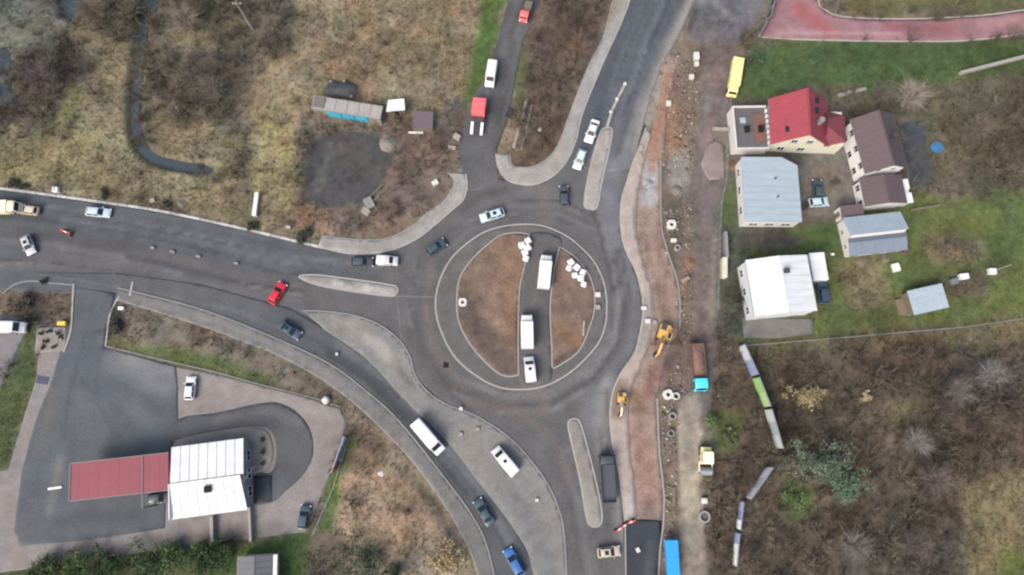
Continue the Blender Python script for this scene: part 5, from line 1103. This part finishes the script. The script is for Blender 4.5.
board(766, 24, 774, -8, 3.0, [(46, 58, 76), (40, 52, 70), (52, 64, 84)], 'dark blue hoarding at entrance of red lane')
board(758, 38, 765, 25, 1.6, [(214, 190, 204), (220, 216, 222)], 'white and pink gate panel at red lane')
# barriers
def barrier(px0, py0, px1, py1, label):
    a = at(px0, py0, .8); b = at(px1, py1, .8); L = math.dist(a, b); t = thing('road_barrier', label, 'barrier', ((a[0]+b[0])/2, (a[1]+b[1])/2, 0.03), math.atan2(b[1]-a[1], b[0]-a[0]))
    n = max(3, int(L/.55)); rm, wm = mat('barrier_red', (.55, .05, .03), .5, .05, 2), M_WHITE
    for i in range(n): MB().box(-L/2+i*L/n, -L/2+(i+1)*L/n-.005, -.12, .12, .45, 1.0).build('stripe', rm if i % 2 == 0 else wm, t)
    for i in (-1, 1): MB().box(i*L*.4-.25, i*L*.4+.25, -.35, .35, 0, .15).build('foot', M_BLACK, t); MB().box(i*L*.4-.05, i*L*.4+.05, -.06, .06, .15, .45).build('leg', M_STEEL, t)
barrier(615.5, 532, 626, 524.5, 'red and white barrier closing the fresh asphalt'); barrier(627, 523.5, 635, 520.5, 'short red and white barrier on pavement end'); barrier(61, 230, 70, 234, 'red and white barrier standing on the western road')
# heap, tank, trampoline, poles
def heap(px, py, r, h, base, label, name='gravel_heap', seed=1):
    x, y = at(px, py); vs, cs, fs = [], [], []; n, q = 28, 9
    for j in range(q+1):
        for i in range(n):
            a = 2*math.pi*i/n; rr = r*j/q*(1+.25*(float(fbm(np.array([math.cos(a)*1.5+5]), np.array([math.sin(a)*1.5+5]), seed)[0])-.5)*2)
            zz = h*(1-(j/q)**1.4)+random.uniform(-.06, .06)*(j < q); vs.append((x+rr*math.cos(a), y+rr*math.sin(a), -.2+zz+(0 if j < q else -.1)))
            cs.append([c*random.uniform(.75, 1.2) for c in C(*base)])
    for j in range(q):
        for i in range(n):
            k = (i+1) % n; fs += [(j*n+i, (j+1)*n+i, (j+1)*n+k), (j*n+i, (j+1)*n+k, j*n+k)]
    o = mesh_obj(name, tri_mesh(name, np.array(vs), np.array(fs), np.array(cs), M_DIRT)); tag(o, label, 'heap')
heap(388.5, 143, 2.2, 1.1, (158, 154, 146), 'round grey gravel heap at edge of tarred lot')
heap(649, 184, 1.5, .6, (196, 200, 202), 'white gravel heap on the cycle path base', seed=4); heap(677, 190, 1.4, .6, (150, 146, 140), 'grey rubble heap right of grey kerb', seed=5); heap(690, 262, 1.3, .5, (158, 126, 102), 'orange earth heap beside dirt track', seed=6)
heap(396, 122, 1.8, .6, (150, 130, 112), 'brown rubble heap below the tiny white shed', seed=7); heap(676, 345, 1.6, .6, (126, 112, 100), 'brown spoil heap right of orange excavator', seed=8); heap(654, 345, 1.0, .4, (168, 140, 126), 'small pink spoil heap below excavator bucket', seed=9)
heap(862, 262, 1.5, .5, (150, 140, 124), 'pale stone heap in front of the barn', seed=10); heap(885, 258, 1.3, .6, (160, 148, 132), 'beige stone heap at the barn corner', seed=11); heap(958, 252, 1.4, .5, (150, 132, 100), 'straw coloured heap in the garden', seed=12); heap(182, 204, 1.2, .5, (150, 144, 136), 'pale rubble heap behind the road kerb', seed=13); heap(730, 165, 1.6, .5, (150, 124, 104), 'brown earth heap left of pale blue hall', seed=14)
x, y = at(937.5, 147, .9); t = thing('trampoline', 'round blue garden trampoline on the dark patio edge', 'trampoline', (x, y, -.15))
n = 24; vs = []
for rr, zz in ((1.2, .85), (1.2, .95), (.85, .95), (.85, .88)): vs += [(rr*math.cos(2*math.pi*i/n), rr*math.sin(2*math.pi*i/n), zz) for i in range(n)]
MB().add(vs, [(k*n+i, k*n+(i+1) % n, ((k+1) % 4)*n+(i+1) % n, ((k+1) % 4)*n+i) for k in range(4) for i in range(n)]).build('pad_ring', paint('pool_blue', (.025, .12, .24), .5), t, 40)
MB().cyl((0, 0, .88), .85, .04, n).build('mat', paint('mat_blue', (.02, .13, .30), .7), t)
for i in range(6): a = i*math.pi/3; MB().bar((1.1*math.cos(a), 1.1*math.sin(a), 0), (1.1*math.cos(a), 1.1*math.sin(a), .85), .07).build('leg', M_STEEL, t)
def pole(px, py, h, r, m, label, arm=True, name='power_pole', cat='pole'):
    x, y = at(px, py); t = thing(name, label, cat, (x, y, -.2)); MB().cyl((0, 0, 0), r, h, 12, 'z', r*.6).build('shaft', m, t, 40)
    if arm:
        MB().bar((-.9, 0, h-.5), (.9, 0, h-.5), .14).build('crossarm', m, t)
        for q in (-.75, 0, .75): MB().cyl((q, 0, h-.43), .07, .25, 8).build('insulator', M_WHITE, t)
    return t
pole(253, 29, 9, .30, mat('pale_pole', C(170, 168, 164), .8, .1, 2), 'pale concrete power pole leaning out at top left')
pole(996, 270, 4.2, .12, M_CONCB, 'slim pale garden pole next to white well housing', False, 'garden_pole')
x, y = at(341, 88, .4); t = thing('tarpaulin', 'black tarpaulin heap behind the long pale cabin', 'tarpaulin', (x, y, -.05), -.15)
mb = MB(); vs = []; fs = []
for i in range(13):
    for j in range(9):
        a, b = i/12*2-1, j/8*2-1; vs.append((a*3.0+.25*math.sin(b*4), b*1.7+.2*math.sin(a*5), max(0, .75*(1-a*a)*(1-b*b))+random.uniform(0, .09)))
for i in range(12):
    for j in range(8): fs.append((i*9+j, (i+1)*9+j, (i+1)*9+j+1, i*9+j+1))
mb.add(vs, fs); mb.build('sheet', mat('black_tarp', (.03, .034, .038), .6, .3, 1.5), t)
for q in ((-2.4, 1.2), (2.3, -1.3), (.2, 1.6)): MB().box(q[0]-.2, q[0]+.2, q[1]-.2, q[1]+.2, 0, .35).build('weight', M_CONCB, t)
# stones and rubble strewn over the building site
N_ = 4200; zone = GP([(658, 60), (690, 46), (700, 90), (692, 200), (692, 300), (690, 400), (714, 470), (714, 600), (664, 600), (662, 400), (682, 330), (662, 240), (662, 150)])
xx = RNG.uniform(18, 48, N_*6); yy = RNG.uniform(-30, 85, N_*6); k = pip(xx, yy, zone); k &= ~pip(xx, yy, GP([(679, 395), (699, 395), (704, 520), (706, 700), (680, 700), (678, 470)])); xx, yy = xx[k][:N_], yy[k][:N_]; k = fbm(xx*.2, yy*.2, 77) > .36; xx, yy = xx[k], yy[k]; n_ = len(xx)
o6 = np.array([(1, 0, 0), (0, 1, 0), (-1, 0, 0), (0, -1, 0), (0, 0, 1), (0, 0, -.4)]); f8 = np.array([(0, 1, 4), (1, 2, 4), (2, 3, 4), (3, 0, 4), (1, 0, 5), (2, 1, 5), (3, 2, 5), (0, 3, 5)])
sc = RNG.uniform(.06, .20, n_)*np.where(RNG.uniform(size=n_) < .08, 2.2, 1); V = o6[None]*sc[:, None, None]*RNG.uniform(.6, 1.3, (n_, 6, 1))*np.array([1, 1, .7])+np.stack([xx, yy, samp(GZ, xx, yy)], -1)[:, None, :]
cst = np.array([C(190, 184, 174), C(160, 150, 138), C(120, 108, 98), C(206, 202, 196), C(170, 134, 112)])[RNG.integers(0, 5, n_)]
o = mesh_obj('rubble', tri_mesh('rubble', V.reshape(-1, 3), (f8[None]+(np.arange(n_)*6)[:, None, None]).reshape(-1, 3), np.repeat(cst, 6, 0), M_DIRT)); tag(o, 'pale stones and rubble strewn over the building site', 'rubble', kind='stuff')
# parking mark on the forecourt
o = MB().box(-1.1, 1.1, -.7, .7, 0, .006).build('parking_mark', mat('blue_mark', C(92, 94, 122), .8, .2, 1.2)); o.location = (*at(43, 380), .022); o.rotation_euler = (0, 0, -.15); tag(o, kind='structure')
o = MB().box(-.5, .5, -.5, .5, 0, .01).build('drain_cover', M_BLACK); o.location = (*at(446, 365), .03); tag(o, kind='structure')
o = MB().box(-1.3, 1.3, -1.1, 1.1, 0, .02).build('dark_patch', mat('dark_patch_grey', C(62, 62, 64), .8, .2, 1.0)); o.location = (*at(513, 114), .04); o.rotation_euler = (0, 0, -.4); tag(o, kind='structure')  # flat dark rectangle at the edge of the northern lane
o = MB().box(-8, 0, -.07, .07, 0, .004).build('give_way_line', mat('worn_line', C(150, 150, 148), .8, .3, 1.5)); o.location = (*at(434, 297), .03); o.rotation_euler = (0, 0, -.02); tag(o, kind='structure')

# ================================================================== VEGETATION
NOGO = PAVED+FOOT
def free(x, y, pad=None):
    k = np.ones(x.shape, bool)
    for P in NOGO:
        a = np.array(P); s = (x > a[:, 0].min()) & (x < a[:, 0].max()) & (y > a[:, 1].min()) & (y < a[:, 1].max())
        if s.any():
            i = np.where(s)[0]; k[i[pip(x[i], y[i], P)]] = False
    return k
def candidates(n, x0=-125, x1=125, y0=-46, y1=110):
    x = RNG.uniform(x0, x1, n); y = RNG.uniform(y0, y1, n); return x, y
def grow_at(x, y):
    i = np.clip(np.searchsorted(ys, y), 0, ny-1); j = np.clip(np.searchsorted(xs, x), 0, nx-1); return GROW[i, j]
def tufts(name, x, y, hh, ww, blades, label, gain=(.75, 1.35), lean=.6):
    n = len(x); z = samp(GZ, x, y); c = samp(TONE, x, y)*RNG.uniform(gain[0], gain[1], n)[:, None]*(1+RNG.normal(0, .04, (n, 3)))
    N = n*blades; X = np.repeat(x, blades); Y = np.repeat(y, blades); Z = np.repeat(z, blades); CC = np.repeat(c, blades, 0)*RNG.uniform(.8, 1.2, N)[:, None]
    a = RNG.uniform(0, 2*np.pi, N); H_ = RNG.uniform(hh[0], hh[1], N); W_ = RNG.uniform(ww[0], ww[1], N); l = RNG.uniform(.2, 1., N)*lean*H_*1.5
    bx, by = X+RNG.normal(0, .12, N), Y+RNG.normal(0, .12, N); ux, uy = -np.sin(a), np.cos(a)
    V = np.empty((N, 3, 3)); V[:, 0] = np.column_stack([bx-ux*W_/2, by-uy*W_/2, Z-.03]); V[:, 1] = np.column_stack([bx+ux*W_/2, by+uy*W_/2, Z-.03]); V[:, 2] = np.column_stack([bx+np.cos(a)*l, by+np.sin(a)*l, Z+H_])
    me = tri_mesh(name, V.reshape(-1, 3), np.arange(N*3).reshape(-1, 3), np.repeat(CC, 3, 0), M_VEG); o = mesh_obj(name, me); tag(o, label, 'grass', kind='stuff'); return o
x, y = candidates(260000); k = free(x, y); x, y = x[k], y[k]; gr = grow_at(x, y); dn = fbm(x*.35, y*.35, 91)
k = (gr == 1) & (dn > RNG.uniform(.1, .5, len(x))); tufts('dry_grass', x[k], y[k], (.12, .5), (.05, .12), 5, 'dry tan grass covering the open ground', (.6, 1.35))
k = (gr == 2); tufts('green_grass', x[k], y[k], (.08, .28), (.05, .12), 4, 'green grass of lawns and verges', (.8, 1.25))
k = ((gr == 4) | (gr == 3)) & (dn > RNG.uniform(.3, .62, len(x))); tufts('weeds', x[k], y[k], (.15, .75), (.05, .12), 4, 'withered brown weeds between the bushes', (.65, 1.3))
# leafless bushes
def bush_template(seed, nb=20, tw=4, spread=1.0, hgt=1.0, ws=1.0):
    r = np.random.default_rng(seed); V = []; F = []
    def strip(p, q, w0, w1):
        d = q-p; u = np.cross(d, r.normal(size=3)); u /= np.linalg.norm(u)+1e-9; b = len(V)
        V.extend([p-u*w0, p+u*w0, q+u*w1, q-u*w1]); F.extend([(b, b+1, b+2), (b, b+2, b+3)])
    for i in range(nb):
        a = r.uniform(0, 2*np.pi); sp = r.uniform(.25, 1)*spread; p = np.array([r.normal(0, .06), r.normal(0, .06), 0.]); top = np.array([np.cos(a)*sp, np.sin(a)*sp, hgt*(1.15-.6*sp*sp/spread)*r.uniform(.7, 1.1)])
        mid = p*.5+top*.5+np.array([0, 0, .18*hgt])+r.normal(0, .05, 3); strip(p, mid, .020*ws, .015*ws); strip(mid, top, .015*ws, .008*ws)
        for _ in range(tw):
            t = r.uniform(.3, 1); s = mid+(top-mid)*(t*2-1) if t > .5 else p+(mid-p)*t*2
            e = s+np.array([np.cos(a)*.3, np.sin(a)*.3, .2])*r.uniform(.4, 1)+r.normal(0, .17, 3); e[2] = max(e[2], .05); strip(s, e, .013*ws, .006*ws)
    return np.array(V), np.array(F)
def scatter_bushes(name, pts, size, colf, label, tmpl):
    VV, FF, CC = [], [], []; b = 0
    for (x, y), s, c in zip(pts, size, colf):
        V0, F0 = tmpl[RNG.integers(len(tmpl))]; a = RNG.uniform(0, 6.28); ca, sa = math.cos(a), math.sin(a)
        z = gz(x, y)-.05; fl = RNG.uniform(.8, 1.25)
        V = np.column_stack([(V0[:, 0]*ca-V0[:, 1]*sa)*s+x, (V0[:, 0]*sa+V0[:, 1]*ca)*s*fl+y, V0[:, 2]*s*.9+z]); VV.append(V); FF.append(F0+b); b += len(V)
        CC.append(np.tile(c, (len(V), 1))*RNG.uniform(.75, 1.25, len(V)//4).repeat(4)[:, None])
    o = mesh_obj(name, tri_mesh(name, np.vstack(VV), np.vstack(FF), np.vstack(CC), M_VEG)); tag(o, label, 'bushes', kind='stuff')
TM = [bush_template(s) for s in range(7)]
BC = [C(*des(c, .75, 1.05), .66) for c in ((98, 88, 80), (118, 109, 97), (96, 87, 82), (112, 103, 84), (90, 83, 73), (126, 116, 96))]
x, y = candidates(24000); k = free(x, y); x, y = x[k], y[k]; gr = grow_at(x, y); dn = fbm(x*.09, y*.09, 95)
k = ((gr == 3) & (dn > RNG.uniform(.18, .55, len(x)))) | ((gr == 4) & (RNG.uniform(size=len(x)) < .12)) | ((gr == 1) & (RNG.uniform(size=len(x)) < .05)); x, y = x[k], y[k]
far = np.ones(len(x), bool)
for P in PAVED[:8]: far &= seg_dist(x, y, P+[P[0]]) > 1.6
x, y = x[far], y[far]
NB = min(len(x), 5600); sz = RNG.uniform(.7, 1.9, NB)*np.where(RNG.uniform(size=NB) < .15, 1.6, 1); cc = [np.array(BC[RNG.integers(len(BC))])*RNG.uniform(.65, 1.4)*.7+samp(TONE, np.array([x[i]]), np.array([y[i]]))[0]*.3 for i in range(NB)]
scatter_bushes('leafless_scrub', list(zip(x[:NB], y[:NB])), sz, cc, 'leafless brown and grey scrub thicket', TM)
# leafy and single plants
def leaf_crown(r, h, n, base, seed, spike=False):
    g_ = np.random.default_rng(seed); k = max(7, int(r*11)); 
    cl = np.column_stack([g_.normal(0, r*.40, k), g_.normal(0, r*.40, k), g_.uniform(.35, .9, k)*h]); cr = g_.uniform(.16, .40, k)*r
    if spike: cl[:, :2] *= (1.15-cl[:, 2:3]/h)*1.6
    i = g_.integers(0, k, n); d = g_.normal(size=(n, 3)); d /= np.linalg.norm(d, axis=1)[:, None]; P = cl[i]+d*(cr[i]*g_.uniform(.35, 1.2, n))[:, None]*np.array([1, 1, .8]); P[:, 2] = np.maximum(P[:, 2], .05)
    s = g_.uniform(.07, .19, n); u = g_.normal(size=(n, 3)); u /= np.linalg.norm(u, axis=1)[:, None]; v = np.cross(u, d+g_.normal(0, .5, (n, 3))); v /= np.linalg.norm(v, axis=1)[:, None]+1e-9
    V = np.empty((n, 3, 3)); V[:, 0] = P-u*s[:, None]; V[:, 1] = P+u*s[:, None]; V[:, 2] = P+v*s[:, None]*1.3
    tone = g_.uniform(.7, 1.3, k)[i]*g_.uniform(.75, 1.25, n)
    return V.reshape(-1, 3), np.arange(n*3).reshape(-1, 3), np.repeat(np.array(C(*des(base, .8, 1.05), .85))[None, :]*tone[:, None], 3, 0)
def trunk(t, h, r, m, seed):
    g_ = random.Random(seed); mb = MB(); mb.cyl((0, 0, 0), r, h*.7, 8, 'z', r*.5)
    for i in range(6):
        a = g_.uniform(0, 6.28); z = h*g_.uniform(.25, .6); mb.bar((0, 0, z), (math.cos(a)*h*.3, math.sin(a)*h*.3, z+h*.25), r*.5)
    mb.build('trunk', m, t)
M_BARK = mat('bark', C(92, 82, 72), .9, .3, 4, .5)
def plant(px, py, rpx, h, base, label, n=900, name='bush', cat='bush', seed=None, spike=False, group=None):
    x, y = at(px, py, h*.5); seed = seed or int(px*7+py); r = rpx/5.3
    t = thing(name, label, cat, (x, y, gz(x, y)-.03), 0, group); V, F, c = leaf_crown(r, h, n, base, seed, spike)
    mesh_obj('crown', tri_mesh('crown', V, F, c, M_VEG), t); trunk(t, h, .05+.03*h, M_BARK, seed); return t
plant(823, 463, 22, 4.5, (92, 108, 88), 'large bluish green evergreen tree in brown scrub', 5200, 'evergreen_tree', 'tree'); plant(844, 486, 17, 4.0, (88, 112, 88), 'smaller evergreen tree touching the large evergreen', 3600, 'evergreen_tree', 'tree')
plant(793, 500, 13, 1.4, (92, 110, 70), 'bright green low bush left of the evergreens', 1500); plant(808, 396, 16, 1.8, (160, 144, 104), 'straw yellow bush alone in brown scrub', 2000); plant(866, 396, 6, 1.2, (152, 138, 104), 'small straw coloured bush right of yellow bush', 700)
plant(712, 420, 8, 1.6, (88, 108, 66), 'green bush right of sand track', 1000); plant(730, 436, 9, 1.4, (94, 104, 72), 'olive bush below the green track bush', 1000)
plant(364, 560, 23, 3.6, (58, 78, 56), 'dark green conifer at lower edge by mound', 2600, 'conifer_tree', 'tree'); plant(393, 572, 9, 2.4, (66, 82, 62), 'dark small conifer right of the larger conifer', 1200, 'conifer_tree', 'tree')
plant(444, 556, 17, 1.6, (160, 140, 100), 'straw yellow bush on the mound near slip road', 1900); plant(905, 250, 7, 1.4, (100, 96, 74), 'dull bush at east corner of barn', 600)
for i, (a, b, r_) in enumerate(((45, 573, 9), (75, 570, 10), (108, 566, 9), (150, 562, 12), (178, 558, 11), (205, 556, 10), (224, 552, 7))): plant(a, b, r_*1.7, 2.6, [(68, 86, 54), (80, 96, 58), (62, 82, 52)][i % 3], ['first', 'second', 'third', 'fourth', 'fifth', 'sixth', 'last'][i]+' green hedge bush from left along lower edge', 4200, 'hedge_bush', group='hedge along the lower edge')
for i, (a, b) in enumerate(((262, 440), (262.5, 452), (262.5, 463))): plant(a, b, 2.6, .9, (92, 84, 62), ['upper', 'middle', 'lower'][i]+' small round shrub in paved bed beside station shop', 260, 'round_shrub', 'shrub', group='shrubs in the station bed')
for i, (a, b) in enumerate(((41, 334), (49, 331), (58, 333), (46, 341), (60, 337), (42, 347), (54, 347))): plant(a, b, 2.4, .7, (84, 82, 72), ['top left', 'top middle', 'top right', 'centre', 'right', 'bottom left', 'bottom right'][i]+' dark shrub in the pale paved bed', 240, 'round_shrub', 'shrub', group='shrubs in the pale paved bed')
for i, (a, b, r_) in enumerate(((12, 184, 8), (24, 186, 6), (105, 193, 6), (165, 203, 6), (252, 226, 7), (300, 238, 8), (308, 232, 5))): plant(a, b, r_, 1.0, (72, 74, 66), ['leftmost', 'second', 'third', 'fourth', 'fifth', 'sixth', 'last'][i]+' dark bush from left right behind the white kerb', 700, 'roadside_bush', group='dark bushes behind the kerb')
plant(43, 282.5, 4, .6, (62, 60, 58), 'tiny dark bush on the kerb of left corner plot', 300); plant(25, 300, 12, 1.2, (84, 76, 66), 'dark brown bush on the left corner plot', 1100); plant(115, 326, 8, 1.1, (78, 78, 70), 'dark bush at corner of station entrance', 700)
plant(806, 206, 6, 1.2, (84, 84, 70), 'dark shrub in yard left of barn', 400); plant(835, 182, 6, 1.3, (88, 86, 76), 'grey shrub by tall white house', 400); plant(760, 60, 6, 1.3, (70, 92, 66), 'dark green bush on lawn right of yellow truck', 500); plant(748, 62, 7, 1.6, (74, 90, 72), 'bluish green bush beside the yellow truck', 600)
def bare_tree(px, py, h, base, label, seed, nb=34, lean=.0):
    x, y = at(px, py, h*.5); t = thing('leafless_tree', label, 'tree', (x, y, gz(x, y)-.05), random.uniform(0, 6)); V, F = bush_template(seed, 46, 16, .5, 1.0, .3)
    V = V*h; V[:, 2] += h*.12; c = np.array(C(*base, .8))*np.random.default_rng(seed).uniform(.8, 1.2, len(V)//4).repeat(4)[:, None]
    mesh_obj('crown', tri_mesh('crown', V, F, c, M_VEG), t); MB().cyl((0, 0, 0), .04*h*.5, h*.4, 8, 'z', .02*h*.5).build('trunk', M_BARK, t)
for i, (a, b, h_, c, l) in enumerate(((908, 100, 5, (150, 142, 132), 'pale grey leafless tree behind tall white house'), (985, 378, 4.5, (126, 124, 122), 'blue-grey leafless tree at right edge scrub'), (955, 392, 4, (118, 112, 108), 'grey leafless tree left of the blue-grey tree'), (912, 442, 4, (132, 128, 124), 'pale leafless tree in middle of right scrub'),
     (930, 480, 4.5, (116, 106, 100), 'brownish leafless tree below the pale scrub tree'), (852, 545, 4.5, (128, 122, 116), 'silvery leafless tree near lower scrub edge'), (910, 545, 4, (104, 96, 92), 'dark leafless tree lower middle of right scrub'), (190, 25, 5, (126, 118, 108), 'pale leafless tree right of the brook top'), (45, 80, 4.5, (102, 92, 92), 'purplish leafless tree in upper left thicket'), (215, 92, 4.5, (112, 106, 98), 'grey leafless tree between brook and dry grass'),
     (95, 15, 4.5, (112, 100, 88), 'brown leafless tree near the top pond'), (580, 50, 4, (118, 100, 88), 'brown leafless tree in scrub triangle'), (560, 25, 4, (104, 92, 82), 'dark leafless tree at top of scrub triangle'), (975, 130, 4.5, (112, 104, 92), 'brown leafless tree in upper right garden'), (880, 95, 3.5, (110, 104, 98), 'small grey leafless tree behind red house'))): bare_tree(a, b, h_, c, l, 300+i)
